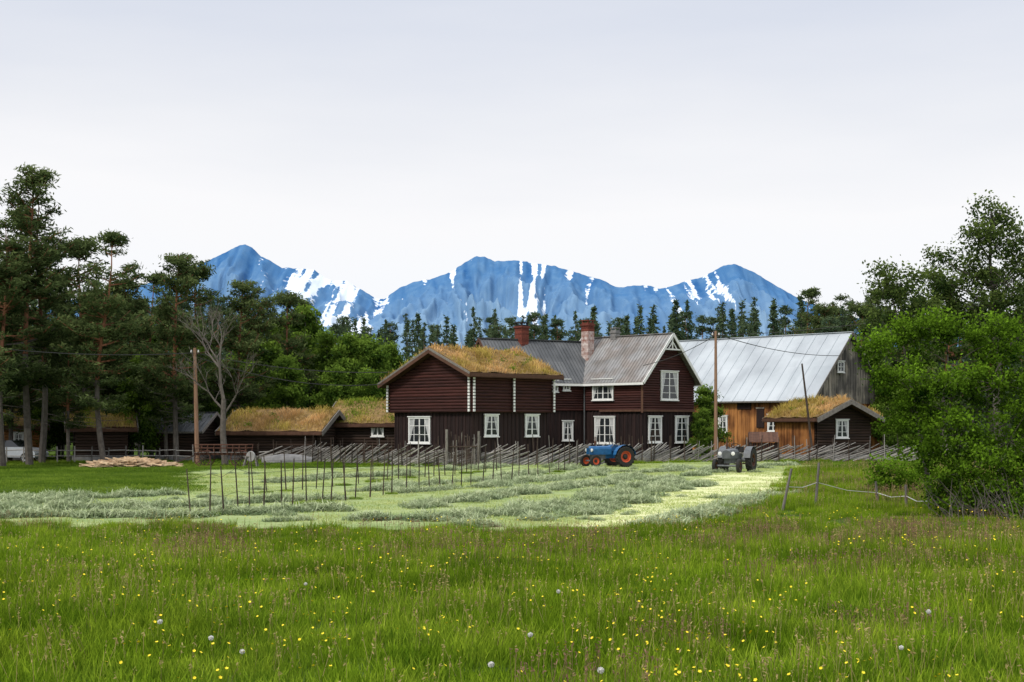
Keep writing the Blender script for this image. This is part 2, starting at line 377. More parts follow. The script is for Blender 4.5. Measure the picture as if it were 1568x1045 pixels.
def sodroof(parts,P,u0,u1,zf,v0,v1,blm='sod_blade',dens=55,bh=.2,th=.2):
    mb=parts
    nu=max(4,int(abs(u1-u0)/.35)); nv=max(4,int((v1-v0)/.35))
    grid=[]
    for i in range(nu+1):
        row=[]
        for j in range(nv+1):
            u=u0+(u1-u0)*i/nu; v=v0+(v1-v0)*j/nv; p=P(u,v)
            row.append(V((p[0],p[1],zf(u)+th+.10*noise.noise(V((p[0]*1.3,p[1]*1.3,1))))))
        grid.append(row)
    for i in range(nu):
        for j in range(nv): mb.poly([grid[i][j],grid[i+1][j],grid[i+1][j+1],grid[i][j+1]],'sod',R.random())
    bor=[(grid[i][0],grid[i+1][0]) for i in range(nu)]+[(grid[i][nv],grid[i+1][nv]) for i in range(nu)]+[(grid[0][j],grid[0][j+1]) for j in range(nv)]
    for a,b_ in bor: mb.poly([a,b_,b_-UP*(th+.05),a-UP*(th+.05)],'sod',.1)
    n=int(abs(u1-u0)*(v1-v0)*dens*2.2)
    u=rng.uniform(min(u0,u1),max(u0,u1),n); v=rng.uniform(v0,v1,n)
    o=P(0,0); gu=P(1,0); gv=P(0,1)
    x=o[0]+(gu[0]-o[0])*u+(gv[0]-o[0])*v; y=o[1]+(gu[1]-o[1])*u+(gv[1]-o[1])*v
    z=np.array([zf(q) for q in u])+th-.03
    pat=np.array([.5+1.1*noise.noise(V((a*.8,b_*.8,4))) for a,b_ in zip(x,y)])
    blades(mb,x,y,z,rng.uniform(.3,1.3,n)*bh*(.35+np.clip(pat,0,1.2)*1.3),rng.uniform(.03,.06,n),.5,blm,np.clip(pat+rng.normal(0,.25,n),0,1))
    for i in range(int(3+abs(u1-u0)*(v1-v0)*.12)):
        uu=R.uniform(min(u0,u1),max(u0,u1)); vv=R.uniform(v0,v1); p=P(uu,vv); c0=np.array([p[0],p[1],zf(uu)+th+.12]); nn=R.randrange(25,70)
        leaves(mb,c0+rng.normal(size=(nn,3))*np.array([.16,.16,.10]),.06,'willow',rng.uniform(.3,1,nn),.5)
def gable_building(name,O,g,r,W,L,zr,ze0,ze1=None,ru=None,upper=('log','log_red'),lower=None,zs=0,inset=0,roof='metal',rm='metal_house',oh_e=.4,oh_g=.45,barge='white_paint',fascia=None,gable=None,cstep=.22,bstep=.18,blm='sod_blade',bh=.2,th=.2,rib=.3):
    E=empty(name); ze1=ze0 if ze1 is None else ze1; ru=W/2 if ru is None else ru
    def P(u,v): return (O[0]+g[0]*u+r[0]*v,O[1]+g[1]*u+r[1]*v)
    s0=(zr-ze0)/ru; s1=(zr-ze1)/(W-ru)
    def zf(u): return zr-(ru-u)*s0 if u<ru else zr-(u-ru)*s1
    mg=(-r[0],-r[1]); ng=(-g[0],-g[1])
    wl=MB()
    def four(i,z0,zt,kind,m,step,full):
        c=[P(i,i),P(W-i,i),P(W-i,L-i),P(i,L-i)]
        if full:
            f=lambda s: zf(s+i)-.02
            wall(wl,c[0],c[1],mg,z0,f,kind,m,step); wall(wl,c[3],c[2],r,z0,f,kind,m,step)
            wall(wl,c[0],c[3],ng,z0,lambda s:zf(i)-.02,kind,m,step); wall(wl,c[1],c[2],g,z0,lambda s:zf(W-i)-.02,kind,m,step)
        else:
            for a,b_,n in ((c[0],c[1],mg),(c[3],c[2],r),(c[0],c[3],ng),(c[1],c[2],g)): wall(wl,a,b_,n,z0,lambda s:zt,kind,m,step)
    if lower:
        four(inset,0,zs+.02,lower[0],lower[1],bstep if lower[0]=='board' else cstep,False)
        wl.poly([v3(P(0,0),zs),v3(P(W,0),zs),v3(P(W,L),zs),v3(P(0,L),zs)],upper[1],.1)
    four(0,zs,None,upper[0],upper[1],cstep if upper[0]=='log' else bstep,True)
    for a,b_ in ((P(0,0),P(W,0)),(P(0,0),P(0,L)),(P(W,0),P(W,L)),(P(0,L),P(W,L))): wl.beam(v3(a,.1),v3(b_,.1),.35,.5,'stone',R.random())
    wl.build('walls',E)
    rf=MB(); v0,v1=-oh_g,L+oh_g
    thk=.12
    for (ua,ub) in ((ru,-oh_e),(ru,W+oh_e)):
        q=[v3(P(ua,v0),zf(ua)),v3(P(ua,v1),zf(ua)),v3(P(ub,v1),zf(ub)),v3(P(ub,v0),zf(ub))]
        und='brown_trim' if roof=='sod' else 'grey_wood'
        rf.poly(q,und,.2)
        t=[p+UP*thk for p in q]
        for i in range(4): rf.poly([q[i],q[(i+1)%4],t[(i+1)%4],t[i]],und,.4)
        if roof=='metal':
            nv=int((v1-v0)/.9)+1
            for j in range(nv):
                a=v0+(v1-v0)*j/nv;b_=v0+(v1-v0)*(j+1)/nv
                for (x0,x1) in ((0,.5),(.5,1)):
                    U0=ua+(ub-ua)*x0;U1=ua+(ub-ua)*x1
                    dz=thk+.004
                    rf.poly([v3(P(U0,a),zf(U0)+dz),v3(P(U0,b_),zf(U0)+dz),v3(P(U1,b_),zf(U1)+dz),v3(P(U1,a),zf(U1)+dz)],rm,R.uniform(.1,.9))
            k=int((v1-v0)/rib)
            for j in range(k+1):
                vv=v0+(v1-v0)*j/k
                rf.beam(v3(P(ua,vv),zf(ua)+thk+.02),v3(P(ub,vv),zf(ub)+thk+.02),.05,.05,rm,R.uniform(0,.45))
        else:
            rf.poly(t,und,.3)
            sodroof(rf,P,ua,ub*.99,lambda u:zf(u)+thk,v0+.06,v1-.06,blm,bh=bh,th=th)
            rf.beam(v3(P(ub,v0),zf(ub)+.17),v3(P(ub,v1),zf(ub)+.17),.09,.24,'brown_trim',.5)
        for vv in (v0-.03,v1+.03):
            hh=.2
            rf.beam(v3(P(ua,vv),zf(ua)+.06),v3(P(ub,vv),zf(ub)+.06),.05,hh,barge,.6)
            if roof=='sod': rf.beam(v3(P(ua,vv),zf(ua)+.24),v3(P(ub,vv),zf(ub)+.24),.06,.12,'grey_wood',.7)
        if fascia: rf.beam(v3(P(ub,v0),zf(ub)+.02),v3(P(ub,v1),zf(ub)+.02),.05,.16,fascia,.6)
    if roof=='metal': rf.beam(v3(P(ru,v0-.03),zr+thk+.03),v3(P(ru,v1+.03),zr+thk+.03),.3,.05,rm,.4)
    rf.build('roof',E)
    return E,P,zf
def window(mb,c,d,n,w,h,cols,rows,off=.08,tw=.11,curt=True):
    d=d.normalized();n=n.normalized()
    g0=c+n*(off+.03)
    mb.box(g0,d*(w/2),UP*(h/2),n*.01,'glass',R.random())
    if curt:
        for sg in (-1,1):
            a=g0+n*.013+d*sg*(w/2-tw)
            mb.poly([a+UP*(h/2-tw),a-d*sg*w*.24+UP*(h/2-tw),a-d*sg*w*.07-UP*h*.2,a-UP*h*.42],'curtain',R.random())
    f=c+n*(off+.045)
    for sg in (-1,1):
        mb.box(f+d*sg*(w/2-tw/2),d*tw/2,UP*h/2,n*.045,'white_paint',.6)
        mb.box(f+UP*sg*(h/2-tw/2),d*(w/2-tw-.001),UP*tw/2,n*.043,'white_paint',.6)
    mb.box(f+UP*(h/2+.03)+n*.03,d*(w/2+.06),UP*.03,n*.06,'white_paint',.5)
    mb.box(f-UP*(h/2+.03)+n*.03,d*(w/2+.06),UP*.03,n*.06,'white_paint',.5)
    for i in range(1,cols):
        x=-w/2+w*i/cols; t=.045 if (cols%2==0 and i==cols//2) else .02
        mb.box(f+d*x-n*.008,d*t,UP*(h/2-tw-.001),n*.025,'white_paint',.6)
    for j in range(1,rows):
        zz=-h/2+h*j/rows
        mb.box(f+UP*zz-n*.011,d*(w/2-tw-.001),UP*.018,n*.022,'white_paint',.6)
def win_px(mb,p0,d,n,px,py,wp,hp,cols,rows,off=.08,tw=.11,curt=True):
    k=(px-CX)/F; s=(k*p0[1]-p0[0])/(d[0]-k*d[1]); D=p0[1]+s*d[1]; x=p0[0]+s*d[0]
    w_=wp*D/F/abs(d[0]-k*d[1]); h_=hp*D/F
    window(mb,V((x,D,Zp(py,D))),v3(d),v3(n),w_,h_,cols,rows,off,tw,curt)
q=math.sqrt(.5)
C=(-2.5,88.0)
E,P,zf=gable_building('log_house',C,(-q,q),(q,q),7.8,7.2,7.05,5.62,5.1,3.3,upper=('log','log_red'),lower=('board','board_dark'),zs=3.25,inset=.22,roof='sod',oh_e=.5,oh_g=.6,barge='brown_trim',cstep=.2,bh=.26)
wm=MB(); gd=(-q,q); rd=(q,q); mg=(-q,-q); ng=(q,-q)
Ci=P(.22,.22)
win_px(wm,Ci,gd,mg,644,659,33,40,4,3,off=.05)
win_px(wm,Ci,rd,ng,751,652,21,33,2,3,off=.05); win_px(wm,Ci,rd,ng,813,652,21,33,2,3,off=.05)
wm.build('windows',E)
le=MB(); z=3.27
while z<5.4:
    for (u,v,dv) in ((0,0,mg),(0,0,ng),(7.8,0,mg),(0,7.2,ng),(0,3.5,ng),(7.8,0,gd)):
        if u>1 and z>4.9: continue
        p=P(u,v); sh=R.uniform(0,.6)
        if dv==mg: c=v3(p,z+.1)+v3(mg)*.16; ax=v3(mg)*.11; ay=v3(gd)*.055
        elif dv==gd: c=v3(p,z+.1)+v3(gd)*.16; ax=v3(gd)*.11; ay=v3(mg)*.055
        else: c=v3(p,z+.1)+v3(ng)*.16; ax=v3(ng)*.11; ay=v3(rd)*.055
        le.box(c-ax*.3,ax*.7,ay*1.3,UP*.085,'log_red',.3)
        le.box(c+ax*.72,ax*.3,ay*1.3,UP*.075,'white_paint',sh)
    z+=.2
le.build('log_ends',E)
EA,PA,zA=gable_building('farmhouse',(8.95,98.0),(q,q),(-q,q),5.75,7.7,8.75,5.7,upper=('log','log_red'),lower=('board','board_dark'),zs=3.45,inset=.06,roof='metal',rm='metal_house',oh_e=.4,oh_g=.45,fascia='white_paint',cstep=.17,rib=.27)
wm=MB(); p0=(8.95,98.0); d1=(-q,q); n1=(-q,-q); d2=(q,q); n2=(q,-q)
win_px(wm,p0,d1,n1,925,597,32,32,4,3); win_px(wm,p0,d1,n1,927,659,31,41,4,3,off=.02)
win_px(wm,p0,d2,n2,1023,591,26,44,2,4); win_px(wm,p0,d2,n2,1002,658,20,40,2,4,off=.02); win_px(wm,p0,d2,n2,1043,658,20,40,2,4,off=.02)
wm.build('windows',EA)
tr=MB()
vg=-.45
def bt(a,b_,w_=.09,h_=.1): tr.beam(a,b_,w_,h_,'white_paint',.6)
ap=lambda u,z,v=vg+.05: v3(PA(u,v),z)
bt(ap(2.875-.85,7.75),ap(2.875+.85,7.75)); bt(ap(2.875,7.75),ap(2.875,8.6)); bt(ap(2.875-.45,7.8),ap(2.875,8.3),.06,.07); bt(ap(2.875+.45,7.8),ap(2.875,8.3),.06,.07)
tr.beam(v3(PA(-.02,-.1),3.45),v3(PA(5.75,-.1),3.45),.06,.14,'brown_trim',.8)
tr.beam(v3(PA(-.1,0),3.45),v3(PA(-.1,3.8),3.45),.06,.14,'brown_trim',.8)
tr.box(v3(PA(-.06,-.06),4.5),V((.07,0,0)),V((0,.07,0)),UP*1.2,'brown_trim',.9)
tr.cyl(v3(PA(-.15,5.2),.3),v3(PA(-.15,5.2),5.6),.05,.05,6,'metal_dark')
tr.build('trim',EA)
EBt,PB,zB=gable_building('back_wing',(7.1,102.95),(-.5,.866),(-.866,-.5),5.2,9.1,8.45,5.7,upper=('log','log_red'),lower=('board','board_dark'),zs=3.45,inset=.06,roof='metal',rm='metal_dark',oh_e=.4,oh_g=.3,fascia='white_paint',cstep=.17,rib=.27,barge='brown_trim')
EBt.parent=EA
wm=MB(); pb=PB(0,0); db=(-.866,-.5); nb=(.5,-.866)
win_px(wm,pb,db,nb,866,590,11,17,2,2); win_px(wm,pb,db,nb,848,592,10,17,2,2)
win_px(wm,pb,db,nb,868,660,16,30,2,3)
wm.build('windows',EBt)
def chimney(px,D,py0,py1,w_,m,par,cap='soot',topm=None):
    mb=MB(); x=Wx(px,D); z0=Zp(py1,D)-1; z1=Zp(py0,D); z=z0
    a=V((q,q,0))*w_/2; b_=V((-q,q,0))*w_/2
    while z<z1-.25:
        mm=topm if (topm and z>z1-.75) else m
        mb.box(V((x,D,z+.04)),a,b_,UP*.034,mm,R.random()); mb.box(V((x,D,z+.08)),a*.96,b_*.96,UP*.008,mm,.1); z+=.085
    mb.box(V((x,D,z+.05)),a*1.18,b_*1.18,UP*.06,topm or m,.3); mb.box(V((x,D,z+.16)),a*.95,b_*.95,UP*.05,cap,.3)
    for s1 in (-1,1):
        for s2 in (-1,1): mb.box(V((x,D,z+.27))+a*s1*.75+b_*s2*.75,a*.15,b_*.15,UP*.07,cap,.4)
    mb.box(V((x,D,z+.37)),a*1.1,b_*1.1,UP*.03,cap,.5)
    mb.build('chimney',par)
chimney(799,102.2,498,530,.72,'brick',EA); chimney(900,103.6,494,546,.66,'brick_white',EA,'brick','brick'); chimney(942,103.5,507,520,.5,'stone',EA,'stone')
# barn
EBn,PN,zN=gable_building('barn',(23.6,112.0),(q,q),(-q,q),10.4,17.9,9.85,4.75,upper=('board','barn_orange'),roof='metal',rm='metal_barn',oh_e=.5,oh_g=.5,barge='grey_wood',rib=1.1,bstep=.2)
gb=MB()
wall(gb,PN(.4,-.05),PN(10.0,-.05),(q,-q),4.2,lambda s:zN(s+.4)-.1,'board','barn_grey',.2)
gb.build('gable_cladding',EBn)
wm=MB(); pn=(23.6,112.0)
win_px(wm,pn,(-q,q),(-q,-q),1185,648,17,26,2,3,off=.05); win_px(wm,pn,(-q,q),(-q,-q),1108,650,14,26,2,3,off=.05)
win_px(wm,PN(0,-.1),(q,q),(q,-q),1286,562,10,17,2,2,off=.05,curt=False)
for (px,py,w_,h_) in ((1140,620,18,14),(1165,640,10,30),(1215,655,14,34)):
    k=(px-CX)/F; d=(-q,q); s=(k*pn[1]-pn[0])/(d[0]-k*d[1]); D=pn[1]+s*d[1]; x=pn[0]+s*d[0]
    wm.box(V((x,D,Zp(py,D)))+V((-q,-q,0))*.05,v3(d)*(w_*D/F*.7),UP*h_*D/F/2,V((q,q,0))*.04,'board_dark',.6)
    wm.box(V((x,D,Zp(py,D)+h_*D/F/2))+V((-q,-q,0))*.09,v3(d)*(w_*D/F*.75),UP*.05,V((q,q,0))*.03,'barn_grey',.6)
wm.build('openings',EBn)
a20=math.radians(22); g=(math.cos(a20),math.sin(a20)); r_=(-math.sin(a20),math.cos(a20))
ES,PS,zS=gable_building('log_cabin',(21.2,99.0),g,r_,4.5,5.2,3.95,2.9,upper=('log','log_dark'),roof='sod',oh_e=.55,oh_g=.9,barge='grey_wood',cstep=.2,bh=.3,blm='sod_blade',th=.22)
wm=MB(); win_px(wm,(21.2,99.0),g,(-r_[0],-r_[1]),1288,657,19,28,2,3)
wall(wm,PS(-.12,.1),PS(-.12,5.1),(-g[0],-g[1]),.2,lambda s:2.7,'board','barn_orange',.2)
wm.build('window',ES)
mb=MB(); x,D=Wx(1168,100),100
for i in range(14): mb.beam(V((x-1+i*.15,D-.7,1.25+R.uniform(-.02,.02))),V((x-1+i*.15+.2,D+.8,1.95)),.14,.03,'brown_trim',R.random())
for i in (-1,1): mb.beam(V((x+i*.95,D-.6,0)),V((x+i*.95,D-.6,1.25)),.1,.1,'dark_wood')
for i in (-1,1): mb.beam(V((x+i*.95+.1,D+.7,0)),V((x+i*.95+.1,D+.7,1.9)),.1,.1,'dark_wood')
for i in range(12): mb.beam(V((x-.9+i*.16,D-.55,0)),V((x-.9+i*.16,D-.55,1.2)),.14,.03,'board_dark',R.random())
mb.build('firewood_shelter')
def dirs(deg):
    a=math.radians(deg); return (math.sin(a),math.cos(a)),(-math.cos(a),math.sin(a))
def shed(name,px,D,deg,W_,L_,zr,ze,um,blm,**k):
    g,r_=dirs(deg); O=(Wx(px,D),D)
    return gable_building(name,O,g,r_,W_,L_,zr,ze,upper=('log',um),roof=k.get('roof','sod'),rm=k.get('rm','metal_dark'),oh_e=.45,oh_g=.6,barge=k.get('barge','grey_wood'),blm=blm,bh=k.get('bh',.3),cstep=.2)+(O,g,r_)
shed('sod_roof_shed',484,96,15,5.2,6.6,3.2,1.95,'log_dark','sod_blade')
s2=shed('storage_shed',606,98.5,12,5.2,4.6,3.85,2.5,'log_dark','sod_green')
wm=MB(); win_px(wm,s2[3],s2[5],(-s2[4][0],-s2[4][1]),579,660,19,17,2,1); wm.build('window',s2[0])
s3=shed('sod_roof_cabin',196,95,-18,4.5,3.4,3.3,2.2,'log_dark','sod_green',bh=.3)
s4=shed('old_cabin',60,97,-25,5,4,3.4,2.3,'cabin_wood','sod_green',bh=.3)
wm=MB(); win_px(wm,s4[3],s4[5],(-s4[4][0],-s4[4][1]),28,672,16,18,2,2); wm.build('window',s4[0])
shed('woodshed',300,97,10,4.5,2.8,3.2,2.1,'log_dark','sod_green',roof='metal',rm='metal_dark')
s5=shed('hay_barn',-60,100,0,5,6,4.2,2.6,'log_dark','sod_green')

# ---------------- fences ----------------
weeds=[]
def skigard(name,path,h=1.15):
    mb=MB()
    pts=[V((Wx(px,D),D,0)) for px,D in path]
    for a,b_ in zip(pts[:-1],pts[1:]):
        L=(b_-a).length; d=(b_-a)/L; n=V((d.y,-d.x,0)); s=0
        while s<L:
            p=a+d*s; 
            for sg in (-1,1):
                hh=h*R.uniform(1.05,1.6); tl=R.uniform(-.14,.14)
                mb.cyl(p+n*.09*sg,p+n*.09*sg+d*tl+UP*hh,.035,.022,5,'dark_wood' if R.random()<.7 else 'fence_wood',R.random())
            if R.random()<.75: weeds.append((p.x+R.uniform(-.5,.5),p.y+R.uniform(-.6,.3),0,R.uniform(0,6),R.uniform(.45,.95)))
            s+=R.uniform(.9,1.4)
        s=-1.5
        while s<L:
            p=a+d*s; l=R.uniform(2.0,3.1)
            rise=h*.98/l
            q0=p+UP*R.uniform(.0,.12); q1=p+d*l+UP*(h*R.uniform(.68,1.12))+n*R.uniform(-.05,.05)
            if s<0: q0=p+d*(-s)+UP*(-s*rise)
            mb.cyl(q0,q1,.05,.03,5,'fence_wood',R.random()); s+=R.uniform(.16,.34)
    return mb.build(name)
skigard('roundpole_fence',[(468,93),(560,87.5),(640,84.5),(735,83.5),(880,86),(1000,92)],1.2)
skigard('roundpole_fence',[(1000,92),(1100,94.5),(1250,96),(1395,95)],1.15)
skigard('roundpole_fence',[(395,93.5),(468,93)],1.0)
mb=MB(); prev=None
for px in range(-120,300,26):
    D=90; p=V((Wx(px,D),D,0)); t=V((R.uniform(-.05,.05),0,R.uniform(1.0,1.25))); mb.cyl(p,p+t,.05,.04,6,'fence_wood',R.random())
    weeds.append((p.x,p.y,0,R.uniform(0,6),R.uniform(.4,.8)))
    if prev:
        for k in (.5,.85): mb.cyl(prev+UP*k,p+UP*(k+R.uniform(-.05,.05)),.035,.03,5,'fence_wood',R.random())
    prev=p
mb.build('rail_fence')
mb=MB()
for i in range(26):
    px=684+i*2.0; D=83.0; hh=R.uniform(1.5,2.1); x=Wx(px,D)
    mb.beam(V((x,D,0)),V((x+R.uniform(-.1,.1),D,hh)),.09,.04,'dark_wood' if R.random()<.8 else 'grey_wood',R.random())
mb.cyl(V((Wx(684,82.8),82.8,0)),V((Wx(684,82.8),82.8,2.2)),.09,.08,7,'grey_wood',.6); mb.cyl(V((Wx(733,82.8),82.8,0)),V((Wx(733,82.8),82.8,2.1)),.08,.07,7,'grey_wood',.3)
mb.beam(V((Wx(684,82.85),82.93,1.2)),V((Wx(733,82.85),82.93,1.2)),.05,.08,'dark_wood'); mb.build('wooden_gate')
def stakes(name,pxs,f,h,wires=(.6,1.2)):
    mb=MB(); prev=None
    for px in pxs:
        x,y=G(px,f(px)); z=gz(x,y); hh=h*R.uniform(.85,1.1); t=V((R.uniform(-.12,.12),R.uniform(-.06,.06),hh))
        b_=V((x,y,z-.05)); mb.cyl(b_,b_+t,.028*R.uniform(.8,1.15),.018,6,'dark_wood',R.random())
        if R.random()<.6: weeds.append((x,y,z,R.uniform(0,6),R.uniform(.3,.55)))
        if prev is not None:
            for k in wires: mb.cyl(prev[0]+prev[1]*(k/h),b_+t*(k/h),.006,.006,3,'wire',.5,False)
        prev=(b_,t)
    mb.build(name)
fa=lambda px: np.interp(px,[296,380,450,520,600,700,760,880],[793,786,777,770,758,747,740,719])
xs=[];p=296.
while p<885: xs.append(p+R.uniform(-4,4)); p+=np.interp(p,[296,880],[23,13])
stakes('hay_drying_rack',xs,fa,1.55)
fb_=lambda px: np.interp(px,[385,500,620,760],[757,746,733,721])
xs=[];p=385.
while p<770: xs.append(p+R.uniform(-4,4)); p+=np.interp(p,[385,760],[26,14])
stakes('hay_drying_rack',xs,fb_,1.6)
mb=MB(); pp=[(1197,785,1212,715),(1248,782,1254,706),(1345,778,1341,735),(1388,783,1387,740),(1427,790,1419,748)]; prev=None
for (a,b_,c_,d_) in pp:
    x,y=G(a,b_); hh=(b_-d_)*y/F; bt_=V((x,y,-.05)); tt=V(((c_-a)*y/F,0,hh)); mb.cyl(bt_,bt_+tt,.045,.035,7,'grey_wood',R.random()*.5)
    if prev:
        mid=(prev[0]+prev[1]*.6+bt_+tt*.6)/2-UP*.08
        mb.path([prev[0]+prev[1]*.6,mid,bt_+tt*.6],[.012]*3,4,'rope')
    prev=(bt_,tt)
mb.build('wire_fence')
def pole(name,px,D,py,r0,cross=True,lean=0,m='pole_wood'):
    mb=MB(); x=Wx(px,D); z=Zp(py,D); t=V((x+lean,D,z)); mb.path([V((x,D,-.2)),V((x+lean/2,D,z/2)),t],[r0,r0*.85,r0*.65],8,m,.5)
    if cross:
        mb.beam(t+V((-.25,0,-.35)),t+V((.25,0,-.35)),.07,.07,'dark_wood')
        for i in (-.22,.22): mb.lathe(t+V((i,0,-.28)),UP,[(0,0),(.05,0),(.06,.05),(.04,.08),(.05,.12),(0,.16)],8,'insul')
    mb.build(name); return t
t1=pole('utility_pole',302,88,533,.15,lean=-.15); t2=pole('utility_pole',1096,97,507,.13)
pole('leaning_pole',1246,97,557,.09,False,lean=-.8,m='dark_wood')
def wire(a,b_,sag,r=.030):
    mb=MB(); n=16; pts=[a.lerp(b_,i/n)-UP*sag*4*(i/n)*(1-i/n) for i in range(n+1)]
    mb.path(pts,[r]*(n+1),4,'wire'); mb.build('overhead_wire')
wire(t1-UP*.3,V((Wx(598,93),93,Zp(570,93))),.4); wire(t1-UP*.5,V((Wx(590,93),93,Zp(588,93))),.7)
wire(t2-UP*.2,V((Wx(1285,112),112,Zp(545,112))),.4); wire(t2-UP*.3,V((Wx(1700,70),70,Zp(425,70))),.6,.022); wire(t2-UP*.3,V((Wx(985,98),98,Zp(560,98))),.25)
wire(t1-UP*.3,V((Wx(-200,80),80,Zp(505,80))),.6)

# ---------------- vehicles ----------------
def wheel(mb,c,ax,R_,wd,rim,lugs=18,fr=.62):
    ax=ax.normalized()
    mb.lathe(c,ax,[(R_*fr,-wd*.42),(R_*.9,-wd*.5),(R_*.97,-wd*.3),(R_*.97,wd*.3),(R_*.9,wd*.5),(R_*fr,wd*.42),(R_*fr,-wd*.42)],28,'rubber',.4)
    mb.lathe(c,ax,[(R_*fr,-wd*.40),(R_*fr*.9,-wd*.38),(R_*fr*.85,-wd*.1),(R_*.2,0),(R_*.18,wd*.1),(0,wd*.1)],24,rim,.6)
    mb.lathe(c,ax,[(R_*fr,wd*.40),(R_*fr*.9,wd*.38),(R_*fr*.85,wd*.08),(R_*.55*fr,.02),(R_*.5*fr,wd*.1)],24,rim,.6)
    mb.lathe(c,ax,[(R_*.5*fr,wd*.1),(R_*.2,wd*.12),(R_*.16,wd*.4),(0,wd*.42)],18,'rubber',.9)
    a=ax.orthogonal().normalized(); b_=ax.cross(a)
    for i in range(lugs):
        t=2*math.pi*i/lugs; o=a*math.cos(t)+b_*math.sin(t); tg=b_*math.cos(t)-a*math.sin(t)
        for sg in (-1,1): mb.box(c+o*R_*.98+ax*sg*wd*.22+tg*sg*.03,o*.03,ax*wd*.22+tg*.04*sg,tg*.025,'rubber',.2)
def tractor(name,loc,hd,body,rim,rr=.62,fw=.36):
    E=empty(name); f=V((hd[0],hd[1],0)).normalized(); s=V((f.y,-f.x,0)); o=v3(loc,gz(*loc))
    P=lambda x,y,z:o+f*x+s*y+UP*z
    mb=MB()
    for sg in (-1,1):
        wheel(mb,P(0,sg*.72,rr),s*sg,rr,.32,rim,fr=.55); wheel(mb,P(1.85,sg*.62,fw),s*sg,fw,.16,rim,lugs=0,fr=.55)
    mb.build('wheels',E)
    mb=MB()
    mb.cyl(P(0,-.6,rr),P(0,.6,rr),.12,.12,10,body); mb.cyl(P(1.85,-.55,fw),P(1.85,.55,fw),.05,.05,8,'paint_grey'); 
    mb.box(P(.1,0,.72),f*.35,s*.2,UP*.22,body,.4); mb.box(P(.75,0,.66),f*.5,s*.14,UP*.16,body,.3); mb.box(P(1.4,0,.68),f*.42,s*.17,UP*.2,'paint_grey',.3)
    sec=[(-.24,.72),(-.25,1.05),(-.19,1.17),(0,1.22),(.19,1.17),(.25,1.05),(.24,.72)]
    xs=[(.62,1.0),(1.2,1.0),(1.9,.97),(2.02,.88)]
    for i in range(len(xs)-1):
        for j in range(len(sec)-1):
            (x0,k0),(x1,k1)=xs[i],xs[i+1]; (a,za),(b_,zb)=sec[j],sec[j+1]
            z=lambda zz,k:.72+(zz-.72)*k
            mb.poly([P(x0,a*k0,z(za,k0)),P(x0,b_*k0,z(zb,k0)),P(x1,b_*k1,z(zb,k1)),P(x1,a*k1,z(za,k1))],body,.6)
    mb.poly([P(2.02,a*.88,.72+(z_-.72)*.88) for a,z_ in sec],'paint_grey',.2)
    mb.poly([P(.62,a,z_) for a,z_ in sec],body,.2)
    for i in range(6): mb.box(P(2.03,-.16+i*.064,.92),f*.015,s*.012,UP*.18,body,.7)
    mb.build('body',E)
    mb=MB()
    for sg in (-1,1):
        pr=None
        for i in range(9):
            t=math.radians(10+i*20); c0=P(math.cos(t)*(rr+.08),sg*.5,rr+math.sin(t)*(rr+.08)); c1=P(math.cos(t)*(rr+.08),sg*.86,rr+math.sin(t)*(rr+.08))
            if pr: mb.poly([pr[0],c0,c1,pr[1]],body,.6); mb.poly([pr[0],c0,P(0,sg*.5,rr)],body,.4)
            pr=(c0,c1)
        mb.lathe(P(1.95,sg*.34,.98),f,[(0,-.08),(.07,-.05),(.1,.03),(0,.05)],12,'insul',.6)
        mb.cyl(P(1.85,sg*.34,.98),P(1.85,sg*.2,.9),.02,.02,6,body)
    mb.build('fenders_and_lamps',E)
    mb=MB()
    mb.cyl(P(.62,0,1.0),P(.32,0,1.3),.025,.025,6,'paint_grey')
    c=P(.30,0,1.32); ax=(P(.30,0,1.32)-P(.62,0,1.0)).normalized(); mb.lathe(c,ax,[(.2,0),(.22,.015),(.24,0),(.22,-.015),(.2,0)],20,'rubber')
    for i in range(3):
        t=i*2.09; a=ax.orthogonal().normalized(); mb.cyl(c,c+(a*math.cos(t)+ax.cross(a)*math.sin(t))*.21,.012,.012,4,'paint_grey')
    mb.cyl(P(1.5,.12,1.15),P(1.5,.12,1.75),.035,.03,8,'iron_rust'); mb.cyl(P(1.5,.12,1.3),P(1.5,.12,1.5),.06,.06,8,'iron_rust')
    mb.box(P(-.22,0,1.05),f*.2,s*.24,UP*.04,'rubber',.5); mb.box(P(-.42,0,1.18),f*.04,s*.22,UP*.12,'rubber',.5); mb.cyl(P(-.2,0,.8),P(-.22,0,1.05),.04,.04,6,'paint_grey')
    for sg in (-1,1): mb.cyl(P(-.2,sg*.25,.45),P(-.95,sg*.35,.4),.03,.03,6,'iron_rust')
    mb.cyl(P(-.95,-.4,.4),P(-.95,.4,.4),.03,.03,6,'iron_rust')
    mb.build('controls_and_linkage',E)
tractor('blue_tractor',(Wx(949,82),82.6),(-.93,-.42),'paint_blue','paint_orange',rr=.60)
tractor('grey_tractor',(Wx(1133,72.5),73.3),(-.42,-.9),'paint_grey','iron_rust',rr=.62)
E=empty('parked_car'); o=V((Wx(22,93.5),93.5,0)); f=V((.97,-.22,0)).normalized(); s=V((f.y,-f.x,0)); P_=lambda x,y,z:o+f*x+s*y+UP*z
side=[(-2.0,.35),(-2.05,.8),(-1.85,1.0),(-1.45,1.42),(.2,1.45),(.85,1.02),(1.8,.88),(2.0,.62),(1.98,.35)]
mb=MB()
for i in range(len(side)):
    a,b_=side[i],side[(i+1)%len(side)]; wa=.68 if a[1]>1.2 else .82; wb=.68 if b_[1]>1.2 else .82
    mb.poly([P_(a[0],-wa,a[1]),P_(b_[0],-wb,b_[1]),P_(b_[0],wb,b_[1]),P_(a[0],wa,a[1])],'glass' if i in (2,4) else 'paint_silver',.5)
